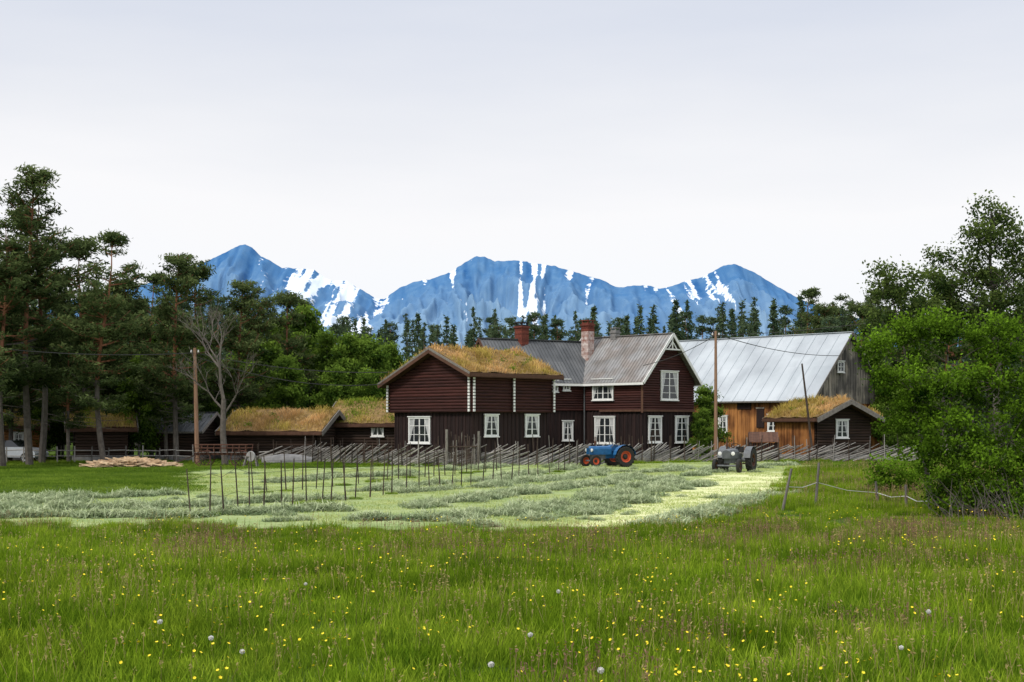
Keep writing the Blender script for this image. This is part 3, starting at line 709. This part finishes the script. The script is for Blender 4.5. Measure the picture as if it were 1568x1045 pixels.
for sg in (-1,1):
    mb.poly([P_(-2.0,sg*.82,.35),P_(-2.05,sg*.82,.8),P_(-1.85,sg*.82,1.0),P_(.85,sg*.82,1.02),P_(1.8,sg*.82,.88),P_(2.0,sg*.82,.62),P_(1.98,sg*.82,.35)],'paint_silver',.5)
    mb.poly([P_(-1.85,sg*.82,1.0),P_(-1.45,sg*.68,1.42),P_(.2,sg*.68,1.45),P_(.85,sg*.82,1.02)],'glass',.5)
mb.build('body',E); mb=MB()
for x in (-1.25,1.25):
    for sg in (-1,1): wheel(mb,P_(x,sg*.78,.32),s*sg,.32,.18,'paint_silver',lugs=0)
mb.build('wheels',E)
def cart(px,D):
    E=empty('hay_cart'); x=Wx(px,D); mb=MB()
    for dx in (-1.1,1.0):
        for dy in (-.6,.6):
            c=V((x+dx,D+dy,.48)); mb.lathe(c,V((0,1,0)),[(.43,-.03),(.48,-.03),(.48,.03),(.43,.03),(.43,-.03)],22,'iron_rust')
            mb.cyl(c-V((0,.08,0)),c+V((0,.08,0)),.07,.07,8,'dark_wood')
            for k in range(10):
                t=k*math.pi/5; mb.cyl(c,c+V((math.cos(t)*.44,0,math.sin(t)*.44)),.018,.018,5,'dark_wood')
        mb.cyl(V((x+dx,D-.6,.48)),V((x+dx,D+.6,.48)),.04,.04,6,'dark_wood')
    mb.build('wheels',E); mb=MB()
    for dy in (-.4,.4): mb.beam(V((x-1.6,D+dy,.75)),V((x+1.5,D+dy,.75)),.1,.12,'iron_rust')
    for i in range(12): mb.beam(V((x-1.5+i*.27,D-.65,.84)),V((x-1.5+i*.27,D+.65,.84)),.16,.03,'grey_wood',R.random())
    for dy in (-.68,.68):
        for i in range(9):
            b_=V((x-1.5+i*.38,D+dy,.8)); mb.cyl(b_,b_+V((R.uniform(-.05,.05),dy*.5,.5)),.025,.02,5,'iron_rust',R.random())
        for k in (.3,.5): mb.beam(V((x-1.6,D+dy*(1+k*.6),.8+k)),V((x+1.6,D+dy*(1+k*.6),.8+k)),.03,.04,'iron_rust',R.random())
    mb.beam(V((x-1.6,D,.7)),V((x-3,D-.3,.15)),.08,.08,'dark_wood'); mb.build('frame',E)
cart(342,84)
mb=MB(); x,D=Wx(384,83),83
mb.lathe(V((x,D,.62)),V((.5,1,0)),[(0,-.06),(.3,-.06),(.32,0),(.3,.06),(0,.06)],20,'stone',.9)
for s_ in (-.25,.25):
    for u_ in (-.3,.3): mb.beam(V((x+s_,D+u_*.3,.62)),V((x+s_*1.6,D+u_,0)),.06,.06,'grey_wood')
mb.beam(V((x-.45,D,.62)),V((x+.45,D,.62)),.07,.07,'grey_wood'); mb.build('grindstone')
mb=MB()
for i in range(380):
    px=R.gauss(200,34); px=min(max(px,135),272); D=R.uniform(82,85.5); hh=.42*max(0,1-abs(px-200)/75); L_=R.uniform(.3,1.1); a=R.uniform(-.7,.7)
    c=V((Wx(px,D),D,R.uniform(.05,.12+hh))); d=V((math.cos(a),math.sin(a),R.uniform(-.25,.25)))*L_/2
    mb.beam(c-d,c+d,R.uniform(.1,.2),R.uniform(.03,.1),'pale_wood',R.random())
mb.build('lumber_pile')
mb=MB(); x,D=Wx(440,91),91
sec=[]
for i in range(9):
    t=i/8; w_=.75*math.sin(math.pi*(.08+.84*t))**.6; hh=.55*math.sin(math.pi*(.12+.76*t))**.5
    sec.append([V((x-1.6+3.2*t,D+w_*math.cos(a),hh*math.sin(a)+.05)) for a in [math.pi*k/8 for k in range(9)]])
for i in range(8):
    for j in range(8): mb.poly([sec[i][j],sec[i+1][j],sec[i+1][j+1],sec[i][j+1]],'stone',.2)
mb.build('upturned_boat',smooth=True)

# ---------------- trees ----------------
def pine_mesh(name,h,z0f,cr,nb,seed,nm='needle',clump=42,size=.17,bare=True,dens=1):
    rr=random.Random(seed); mb=MB()
    pts=[V((0,0,-.2))]; n=8
    bx,by=rr.uniform(-.03,.03),rr.uniform(-.03,.03)
    for i in range(1,n+1): pts.append(V((bx*h*math.sin(i*.7),by*h*math.sin(i*.6),h*.97*i/n)))
    r0=h*.012+.03
    for i in range(n):
        a=1-i/n;b_=1-(i+1)/n
        mb.cyl(pts[i],pts[i+1],r0*(a*.9+.1),r0*(b_*.9+.1),7,'bark_grey' if i<3 else 'bark_pine',rr.random(),False)
    def at(z):
        t=max(0,min(.999,z/(h*.97)))*n; i=int(t); return pts[i].lerp(pts[i+1],t-i)
    cs=[];sh=[]
    tiers=[rr.random() for _ in range(max(6,nb//6))]
    for b in range(nb):
        t=min(.99,max(0,rr.choice(tiers)+rr.gauss(0,.025))) if b<nb*.7 else rr.random()
        z=h*(z0f+(1-z0f)*t*.97)
        prof=(1-t)**.5*(.6+.4*min(1,t*4))
        L=cr*prof*rr.uniform(.45,1.2)+.3
        a=rr.uniform(0,6.283); el=rr.uniform(-.15,.3)+t*.45
        p=at(z); d=V((math.cos(a)*math.cos(el),math.sin(a)*math.cos(el),math.sin(el)))
        mid=p+d*L*.55-UP*.05*L; e=p+d*L+UP*L*.12
        rb=.012*L+.015
        mb.path([p,mid,e],[rb*1.6,rb,rb*.4],4,'bark_pine' if t>.2 else 'bark_grey',rr.random())
        k=max(2,int(L*1.9*dens)); 
        for c in range(k):
            f=.38+.62*(c+rr.random())/k; pc=(p.lerp(mid,f/.55) if f<.55 else mid.lerp(e,(f-.55)/.45))
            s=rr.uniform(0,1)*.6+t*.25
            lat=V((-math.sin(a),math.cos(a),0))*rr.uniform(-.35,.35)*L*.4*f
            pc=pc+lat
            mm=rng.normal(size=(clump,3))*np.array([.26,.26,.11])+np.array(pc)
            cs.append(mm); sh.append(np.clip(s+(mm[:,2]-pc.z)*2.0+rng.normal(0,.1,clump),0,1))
    if bare:
        for b in range(14):
            z=h*rr.uniform(.15,z0f+.15); a=rr.uniform(0,6.28); L=rr.uniform(.5,1.8); p=at(z); mb.path([p,p+V((math.cos(a)*L,math.sin(a)*L,rr.uniform(-.4,.2)))],[.03,.008],4,'bark_grey',.5)
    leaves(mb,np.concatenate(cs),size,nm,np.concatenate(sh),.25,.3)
    return mb.build(name,obj=False)
PM=[pine_mesh('pine_tree',h,z0,cr,nb,sd,clump=44,size=.17) for h,z0,cr,nb,sd in ((18,.26,3.0,104,1),(15,.24,2.8,92,2),(14,.32,2.5,74,3),(13,.16,2.5,82,4),(12,.24,2.4,70,5))]
PH=[18,15,14,13,12]
def put_pine(px,D,py,k=None):
    h=Zp(py,D); k=R.randrange(5) if k is None else k; s=h/PH[k]
    addobj('pine_tree',PM[k],loc=(Wx(px,D),D,0),rot=R.uniform(0,6.28),scale=s)
for a in [(45,88,248,0),(-25,92,290,1),(88,99,415,3),(5,86,335,2),(160,87,355,1),(125,97,362,4),(200,99,405,2),(270,93,380,3),(298,103,400,4),(232,104,420,1),(368,105,422,3),(392,112,440,2),(440,116,445,4),(455,124,450,3),(-80,95,330,0),(-60,82,350,3),(20,118,400,1),(182,112,430,0),(105,92,490,4),(15,94,440,3),(63,90,300,2),(255,97,470,4),(150,100,440,3)]: put_pine(*a)
for a in [(1242,150,443,1),(1262,140,460,3),(1290,155,452,2),(1318,138,462,4),(1340,145,440,0),(1380,120,440,1),(1450,110,430,0),(1520,115,410,1),(1600,110,400,0)]: put_pine(*a)

def leaf_tree(mb,base,lobes,leaf,bark,size,per=60,cr=.32,tr=.12,seed=0,asp=.55,hard=0):
    rr=random.Random(seed); top=max(lobes,key=lambda l:l[2]); b=V((base[0],base[1],-.1)); tp=V(top[:3])
    pts=[b.lerp(tp,i/6)+V((rr.uniform(-1,1),rr.uniform(-1,1),0))*tp.z*.012*(1 if 0<i<6 else 0) for i in range(7)]
    mb.path(pts,[tr*(1-.82*i/6) for i in range(7)],7,bark,.5)
    cs=[];sh=[]
    for (x,y,z,rx,ry,rz,nc) in lobes:
        c=V((x,y,z)); t=max(.08,min(.93,(z-.35*abs((V((x,y,0))-V((base[0],base[1],0))).length)-rz*.5)/max(tp.z,.1))); i=int(t*6); st=pts[i].lerp(pts[i+1],t*6-i)
        m=st.lerp(c,.5)+V((rr.uniform(-.15,.15),rr.uniform(-.15,.15),rr.uniform(-.1,.2)))
        r0=tr*.4*(1-t*.6); mb.path([st,m,c],[r0,r0*.7,r0*.4],5,bark,.5)
        for k in range(nc):
            v=V((rr.gauss(0,1),rr.gauss(0,1),rr.gauss(0,1))); v.normalize(); rad=rr.random()**.4*rr.uniform(.7,1.25)
            pc=V((x+v.x*rx*rad,y+v.y*ry*rad,z+v.z*rz*rad))
            if rr.random()<.7: mb.path([c.lerp(pc,.15),pc],[r0*.25+.004,.004],3,bark,.4)
            n=int(per*rr.uniform(.4,1.5)); ccr=cr*rr.uniform(.7,1.3); q_=rng.normal(size=(n,3))*np.array([ccr,ccr,ccr*.7])+np.array(pc)
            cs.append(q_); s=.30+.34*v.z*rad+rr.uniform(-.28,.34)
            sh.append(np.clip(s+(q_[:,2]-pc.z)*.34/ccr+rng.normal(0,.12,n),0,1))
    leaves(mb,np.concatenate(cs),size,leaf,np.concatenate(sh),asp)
def auto_lobes(h,wd,n,seed,zlo=.25):
    rr=random.Random(seed); L=[]
    for i in range(n):
        t=(i+.5)/n; z=h*(zlo+(1-zlo)*.93*t); k=wd*(1-t)**.5*(.7+.3*min(1,t*3)); a=i*2.4+rr.uniform(-.5,.5); rad=k*rr.uniform(.25,.7)
        s=max(.5,k*rr.uniform(.4,.65)); L.append((math.cos(a)*rad,math.sin(a)*rad,z,s,s,s*.75,int(14+10*s)))
    return L
BM=[]
for i,(h,wd,n) in enumerate(((11,3.0,16),(9,2.6,14),(7.5,2.4,12))):
    mb=MB(); leaf_tree(mb,(0,0),auto_lobes(h,wd,n,i+10,.15),'leaf','bark_birch',.12,per=46,cr=.28,tr=.13,seed=i); BM.append((mb.build('birch_tree',obj=False),h))
def put_birch(px,D,py,k):
    me_,h=BM[k]; s=Zp(py,D)/h; addobj('birch_tree',me_,loc=(Wx(px,D),D,0),rot=R.uniform(0,6.28),scale=s)
for a in [(430,118,490,0),(465,122,462,1),(500,120,500,0),(535,118,505,1),(568,121,515,2),(600,125,520,0),(410,112,520,2),(380,116,500,1),(440,108,545,2),(510,112,560,2),(560,114,560,1),(212,97,540,1),(240,108,490,0),(95,102,510,0),(70,98,580,2),(-10,100,480,0),(170,104,550,2),(310,108,520,0),(350,110,545,1),(280,112,510,1),(10,110,520,1),(130,110,520,0),(640,130,540,1),(1082,104,590,2),(1075,101,625,2),(1360,118,560,1),(1390,112,560,0),(1330,128,530,1),(-60,96,520,1)]: put_birch(*a)
mb=MB(); rr=random.Random(3)
def br(p,d,L,r,dep):
    e=p+d*L; mid=p.lerp(e,.5)+V((rr.uniform(-1,1),rr.uniform(-1,1),rr.uniform(-.5,.5)))*L*.07
    mb.path([p,mid,e],[r,r*.8,r*.62],5 if dep>3 else 4,'bark_grey',rr.uniform(.2,.8))
    if dep==0: return
    for i in range(rr.choice((2,3,3))):
        nd=(d+V((rr.uniform(-1,1),rr.uniform(-1,1),rr.uniform(-.25,.75)))*.75).normalized(); br(e if i else e,nd,L*rr.uniform(.6,.85),r*.58,dep-1)
    if dep<5:
        nd=(d+V((rr.uniform(-1,1),rr.uniform(-1,1),rr.uniform(-.2,.5)))).normalized(); br(mid,nd,L*.6,r*.45,max(0,dep-2))
x,D=Wx(345,86),86
mb.path([V((x,D,-.1)),V((x-.15,D,2)),V((x-.1,D,4))],[.22,.18,.15],8,'bark_grey',.4)
br(V((x-.1,D,4)),V((-.12,0,1)).normalized(),1.9,.12,5); br(V((x-.13,D,3)),V((.5,0,.8)).normalized(),1.5,.07,4); br(V((x-.13,D,3.4)),V((-.6,.1,.7)).normalized(),1.4,.07,4)
mb.build('dead_tree')
def pl(px,py,rx,ry,D,nc=None,dj=1.0):
    k=D/F; return (Wx(px,D),D,Zp(py,D),rx*k,max(rx,ry)*k*dj,ry*k,nc or int(8+rx*ry/95))
def rtree(name,px,D,L,leaf,size,seed,per=60,cr=.22,tr=.12):
    mb=MB(); leaf_tree(mb,(Wx(px,D),D),L,leaf,'bark_grey',size,per=per,cr=cr,tr=tr,seed=seed,asp=.6); mb.build(name)
rtree('birch_tree',1535,42,[pl(1518,325,34,24,42,16),pl(1498,362,32,28,41.5,17),pl(1550,368,42,36,42,28),pl(1485,412,36,32,42.3,20),pl(1540,430,50,42,41.6,34),pl(1452,442,34,28,42,18),pl(1590,400,50,60,42,38),pl(1500,475,52,38,42,30),pl(1438,395,20,14,42,8),pl(1575,500,55,45,42.4,34),pl(1430,425,24,20,41.6,11),pl(1450,480,40,28,42,20)],'leaf_near',.052,21,per=62,cr=.19,tr=.15)
rtree('birch_tree',1440,40,[pl(1352,412,15,10,40,6),pl(1368,430,26,16,40,13),pl(1388,452,28,20,40.4,14),pl(1350,450,20,14,39.8,9),pl(1418,478,38,26,40,20),pl(1375,490,32,24,40.4,18),pl(1400,425,16,12,40,7),pl(1345,485,18,16,40,9)],'leaf_near',.05,22,per=52,cr=.18,tr=.08)
rtree('willow_bush',1470,38.5,[pl(1345,540,26,28,38.5),pl(1385,512,40,32,39),pl(1450,508,50,38,38.3),pl(1525,520,60,46,38.5),pl(1375,580,42,34,38.2),pl(1452,585,56,42,37.4),pl(1530,590,62,48,38),pl(1400,635,40,38,38.4),pl(1468,660,52,42,37.2),pl(1545,675,58,50,37.8),pl(1420,690,34,34,38),pl(1440,735,30,30,37.5),pl(1490,722,48,40,37),pl(1555,745,54,46,37.4),pl(1480,772,44,28,37.2,34),pl(1540,790,50,24,36.8,30),pl(1610,600,60,90,38,60),pl(1620,720,60,70,37.5,60)],'willow',.048,23,per=84,cr=.17,tr=.08)
rtree('willow_bush',1370,50,[pl(1362,722,30,22,50,22),pl(1392,735,26,20,50.5,18),pl(1345,745,20,14,50,12)],'willow',.06,24,per=50,tr=.04)
mb=MB()
for i in range(170):
    px=R.uniform(1450,1640); D=R.uniform(35.5,38.5); b_=V((Wx(px,D),D,0)); e=b_+V((R.gauss(-.25,.5),R.gauss(0,.3),R.uniform(.5,1.2))); mb.path([b_,b_.lerp(e,.5)+V((R.uniform(-.1,.1),0,.05)),e],[.014,.010,.003],4,'bark_grey',R.random())
mb.build('brushwood')
def spruce(name,h,seed):
    rr=random.Random(seed); mb=MB(); mb.cyl(V((0,0,-.2)),V((0,0,h)),.16,.02,5,'bark_grey',.3,False); cs=[];sh=[]
    nb=90
    for i in range(nb):
        t=(i+rr.random())/nb; z=h*(.08+.92*t); L=(h*.15)*(1-t)**.9*rr.uniform(.55,1.25)+.1; a=rr.uniform(0,6.28)
        n=int(8+24*(1-t)); f=rng.uniform(.1,1,n)
        p=np.stack([math.cos(a)*L*f+rng.normal(0,.12,n),math.sin(a)*L*f+rng.normal(0,.12,n),z-L*f*.25+rng.normal(0,.08,n)],1)
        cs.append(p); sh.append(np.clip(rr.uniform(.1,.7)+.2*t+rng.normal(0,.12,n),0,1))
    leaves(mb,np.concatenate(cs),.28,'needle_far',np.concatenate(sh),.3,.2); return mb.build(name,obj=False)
FM=[(spruce('spruce',16,1),16),(spruce('spruce',18,2),18),(spruce('spruce',13,5),13),(pine_mesh('forest_pine',15,.3,2.2,44,11,'needle_far',24,.24,False),15),(pine_mesh('forest_pine',14,.2,2.0,48,12,'needle_far',24,.24,False),14)]
mb=MB(); leaf_tree(mb,(0,0),auto_lobes(10,2.8,12,77,.1),'leaf','bark_birch',.2,per=26,cr=.4,tr=.13,seed=5); FM.append((mb.build('forest_birch',obj=False),10))
FE=empty('forest'); sets=[[] for _ in FM]
for D in (132,142,156,172,192,214,240,275,320):
    step=2.7+D*.006; x=-.50*D-20
    while x<.50*D+20:
        xx=x+R.uniform(-1.2,1.2); DD=D+R.uniform(-5,5); px=CX+xx/DD*F; x+=step
        k=R.choices(range(6),(6,6,5,2,2,2))[0]
        if D<150 and 560<px<1250: 
            if R.random()<.5: k=5
            else: continue
        tgt=np.interp(px,[-400,0,300,420,560,650,900,1000,1150,1300,1500,2000],[420,440,450,478,494,494,482,472,462,464,450,430])
        cap=Zp(tgt+R.gauss(4,13),DD); h=min(cap,R.uniform(16,23) if D<260 else 27)
        if k==5: h=min(h*.75,12)
        sets[k].append((xx,DD,0,R.uniform(0,6.28),h/FM[k][1]))
for (m_,h),s in zip(FM,sets): instancer('forest_group',m_,s,FE)

# ---------------- grass ----------------
def grass_patch(name,S,n,hmin,hmax,m,stalks=0,wd=.011,lean=.55,sm='grass_seed'):
    mb=MB(); x=rng.uniform(-S/2,S/2,n); y=rng.uniform(-S/2,S/2,n)
    cl=rng.uniform(-S/2,S/2,(14,2)); near=np.min(np.hypot(x[:,None]-cl[:,0],y[:,None]-cl[:,1]),1)
    h=rng.uniform(hmin,hmax,n)*(1.25-np.clip(near/.3,0,1)*.6)
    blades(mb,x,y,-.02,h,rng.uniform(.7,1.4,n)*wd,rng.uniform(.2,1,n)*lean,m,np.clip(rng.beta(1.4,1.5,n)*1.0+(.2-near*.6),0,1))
    for i in range(stalks):
        a,b_=R.uniform(-S/2,S/2),R.uniform(-S/2,S/2); hh=hmax*R.uniform(.95,1.35); p=V((a,b_,0)); t=p+V((R.gauss(0,.06),R.gauss(0,.06),hh))
        s=R.random(); mb.cyl(p,t,.0025,.0018,3,sm,s,False)
        c=np.array(t)+rng.normal(size=(6,3))*np.array([.007,.007,.03]); leaves(mb,c,.018,sm,np.full(6,s),.35)
    return mb.build(name,obj=False)
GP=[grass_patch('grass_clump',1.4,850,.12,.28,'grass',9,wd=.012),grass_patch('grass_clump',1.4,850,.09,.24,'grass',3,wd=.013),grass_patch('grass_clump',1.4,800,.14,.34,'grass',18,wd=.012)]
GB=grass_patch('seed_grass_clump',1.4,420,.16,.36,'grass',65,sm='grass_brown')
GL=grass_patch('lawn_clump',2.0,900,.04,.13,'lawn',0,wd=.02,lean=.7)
GE=empty('meadow_grass'); gs=[[],[],[]]; gb=[]; gl=[]
def inmow(x,y): return bool(pip(np.array([x]),np.array([y]),mowp)[0])
y=9.0
while y<112:
    st_=1.0 if y<24 else (1.1 if y<42 else 1.6); sc_=1.0 if y<42 else 1.3
    x=-(.44*y+3)
    while x<.44*y+3:
        xx=x+R.uniform(-.4,.4);yy=y+R.uniform(-.4,.4); x+=st_
        if inmow(xx,yy): continue
        px=CX+xx/yy*F; s=R.uniform(.75,1.3)*sc_
        nn_=noise.noise(V((xx*.2,yy*.15,3)))
        k=R.choices((0,1,2),(3,3-4*nn_ if nn_<.6 else .5,2+(3*nn_ if nn_>0 else 0)))[0]
        if yy>76 or (yy>44 and px<330):
            gl.append((xx,yy,gz(xx,yy),R.uniform(0,6.28),R.uniform(.8,1.2)*(1 if yy<86 else 1.2))); continue
        s*=np.interp(yy,[27,36,42],[1,.66,.9 if px>1180 else .66])
        gs[k].append((xx,yy,gz(xx,yy),R.uniform(0,6.28),s))
        pr=.03+.6*math.exp(-((px-1400)/210)**2-((yy-29)/5.5)**2)+(.45*max(0,noise.noise(V((xx*.25,yy*.2,0)))) if yy>18 else 0)
        if px>1200 and yy>38: pr=.22
        if R.random()<pr: gb.append((xx,yy,gz(xx,yy),R.uniform(0,6.28),s*R.uniform(.8,1.05)))
    y+=st_*.95
for w_ in weeds: gs[2].append(w_)
for i in range(3): instancer('grass_group',GP[i],gs[i],GE)
instancer('grass_group',GB,gb,GE); instancer('grass_group',GL,gl,GE)
print('grass',[len(a) for a in gs],len(gb),len(gl))
SP=grass_patch('stubble_clump',2.0,800,.03,.09,'stubble',0,wd=.017,lean=.8)
SE=empty('mown_stubble'); ss=[]
y=36.5
while y<96:
    x=-(.42*y+2)
    while x<.2*y+2:
        xx=x+R.uniform(-.8,.8); yy=y+R.uniform(-.8,.8); x+=2.0
        if inmow(xx,yy) and R.random()<.8: ss.append((xx,yy,gz(xx,yy),R.uniform(0,6.28),R.uniform(.9,1.3)))
    y+=1.9
instancer('stubble_group',SP,ss,SE)
mb=MB(); n=420
a=rng.uniform(0,6.28,n); rr_=rng.uniform(0,1,n)**.7*.55; cx=np.cos(a)*rr_; cy=np.sin(a)*rr_; cz=rng.uniform(0,1,n)*.19*(1-(rr_/.6)**2)+.01
u=rng.normal(size=(n,3)); u[:,2]*=.35; u/=np.linalg.norm(u,axis=1)[:,None]; wv=np.cross(u,np.array([0,0,1.])); wv/=np.linalg.norm(wv,axis=1)[:,None]
cc=np.stack([cx,cy,cz],1); l=rng.uniform(.08,.22,n)[:,None]
mb.arr(np.stack([cc-u*l,cc+wv*.014,cc+u*l,cc-wv*.014],1).reshape(-1,3),np.arange(4*n).reshape(n,4),'hay',np.clip(cz*4+rng.normal(.2,.22,n),0,1))
HM=mb.build('hay_tuft',obj=False); hs=[]
rows=[[(-250,769),(150,763),(288,758)],[(-250,776),(200,769),(330,763)],[(-250,785),(300,777),(560,766),(760,744),(930,721)],[(-250,795),(300,791),(600,782),(800,761),(960,733),(1060,714)],[(420,799),(660,796),(820,785),(930,762),(1020,739),(1110,717)],[(700,807),(820,802),(910,789),(980,766),(1060,740)],[(420,740),(600,728),(760,716)],[(560,752),(760,733),(880,716)],[(1020,807),(1110,788),(1190,757)],[(1090,722),(1160,716),(1230,711)]]
for rw in rows:
    pts=[V((*G(*p),0)) for p in rw]
    for a,b_ in zip(pts[:-1],pts[1:]):
        L=(b_-a).length; s=0; d=(b_-a)/L; nn=V((-d.y,d.x,0))
        while s<L:
            p=a+d*s+nn*(R.gauss(0,.33)+.5*math.sin(s*.4)); s+=R.uniform(.2,.5)
            if noise.noise(V((p.x*.35,p.y*.35,2)))<-.18: continue
            if abs(p.x)<.46*p.y+3: hs.append((p.x,p.y,gz(p.x,p.y),R.uniform(0,6.28),R.uniform(.6,1.3)))
for i in range(320):
    y=R.uniform(37,90); x=R.uniform(-.45*y,.22*y)
    if inmow(x,y) and noise.noise(V((x*.25,y*.25,8)))>.08: hs.append((x,y,gz(x,y),R.uniform(0,6.28),R.uniform(.4,.8)))
HE=empty('mown_hay'); instancer('hay_group',HM,hs,HE)
def flower(rad,hh,nf=5):
    mb=MB(); 
    for i in range(nf):
        p=V((R.uniform(-.35,.35),R.uniform(-.35,.35),0)) if nf>1 else V((0,0,0)); t=p+V((R.gauss(0,.03),R.gauss(0,.03),hh*R.uniform(.8,1.15)))
        mb.cyl(p,t,.003,.002,3,'grass',.3,False); nx_=V((R.gauss(0,.4),R.gauss(-.3,.4),1)).normalized(); a=nx_.orthogonal().normalized(); b_=nx_.cross(a)
        for k in range(5):
            an=k*1.2566; d=a*math.cos(an)+b_*math.sin(an); e=a*math.cos(an+.6)+b_*math.sin(an+.6); f=a*math.cos(an-.6)+b_*math.sin(an-.6)
            mb.poly([t,t+f*rad*.75+nx_*rad*.3,t+d*rad+nx_*rad*.45,t+e*rad*.75+nx_*rad*.3],'petal',R.random())
    return mb.build('buttercup',obj=False)
fl=[]
for i in range(1900):
    y=R.uniform(12,38); x=R.uniform(-.45*y,.45*y)
    if inmow(x,y): continue
    if noise.noise(V((x*.3,y*.22,5)))*.8+.5*R.uniform(-1,1)>.12: fl.append((x,y,gz(x,y),R.uniform(0,6.28),R.uniform(.85,1.15)))
h2=len(fl)//2
BE=empty('buttercup_flowers'); instancer('flower_group',flower(.017,.33,3),fl[:h2],BE); instancer('flower_group',flower(.017,.31,1),fl[h2:],BE)
mb=MB(); mb.cyl(V((0,0,0)),V((0,0,.33)),.004,.003,4,'grass',.5,False)
dd=rng.normal(size=(160,3)); dd/=np.linalg.norm(dd,axis=1)[:,None]; leaves(mb,dd*.022+np.array([0,0,.35]),.007,'fluff',rng.uniform(0,1,160),.8)
mb.lathe(V((0,0,.35)),UP,[(0,-.02),(.014,-.014),(.02,0),(.014,.014),(0,.02)],8,'fluff',.8)
DMh=mb.build('dandelion_clock',obj=False); ds=[]
for px,py in [(371,998),(812,970),(323,982),(468,890),(855,903),(1380,983),(1422,937),(752,1020),(245,960),(920,1030)]:
    D=F*(H-.35)/(py-HY); x=Wx(px,D); ds.append((x,D,gz(x,D),R.uniform(0,6),R.uniform(.85,1.15)))
for i in range(8):
    y=R.uniform(12,30); ds.append((R.choice((-1,1))*R.uniform(.4*y,.7*y),y,0,0,1))
DE=empty('dandelion_clocks'); instancer('dandelion_group',DMh,ds,DE)
print('done')
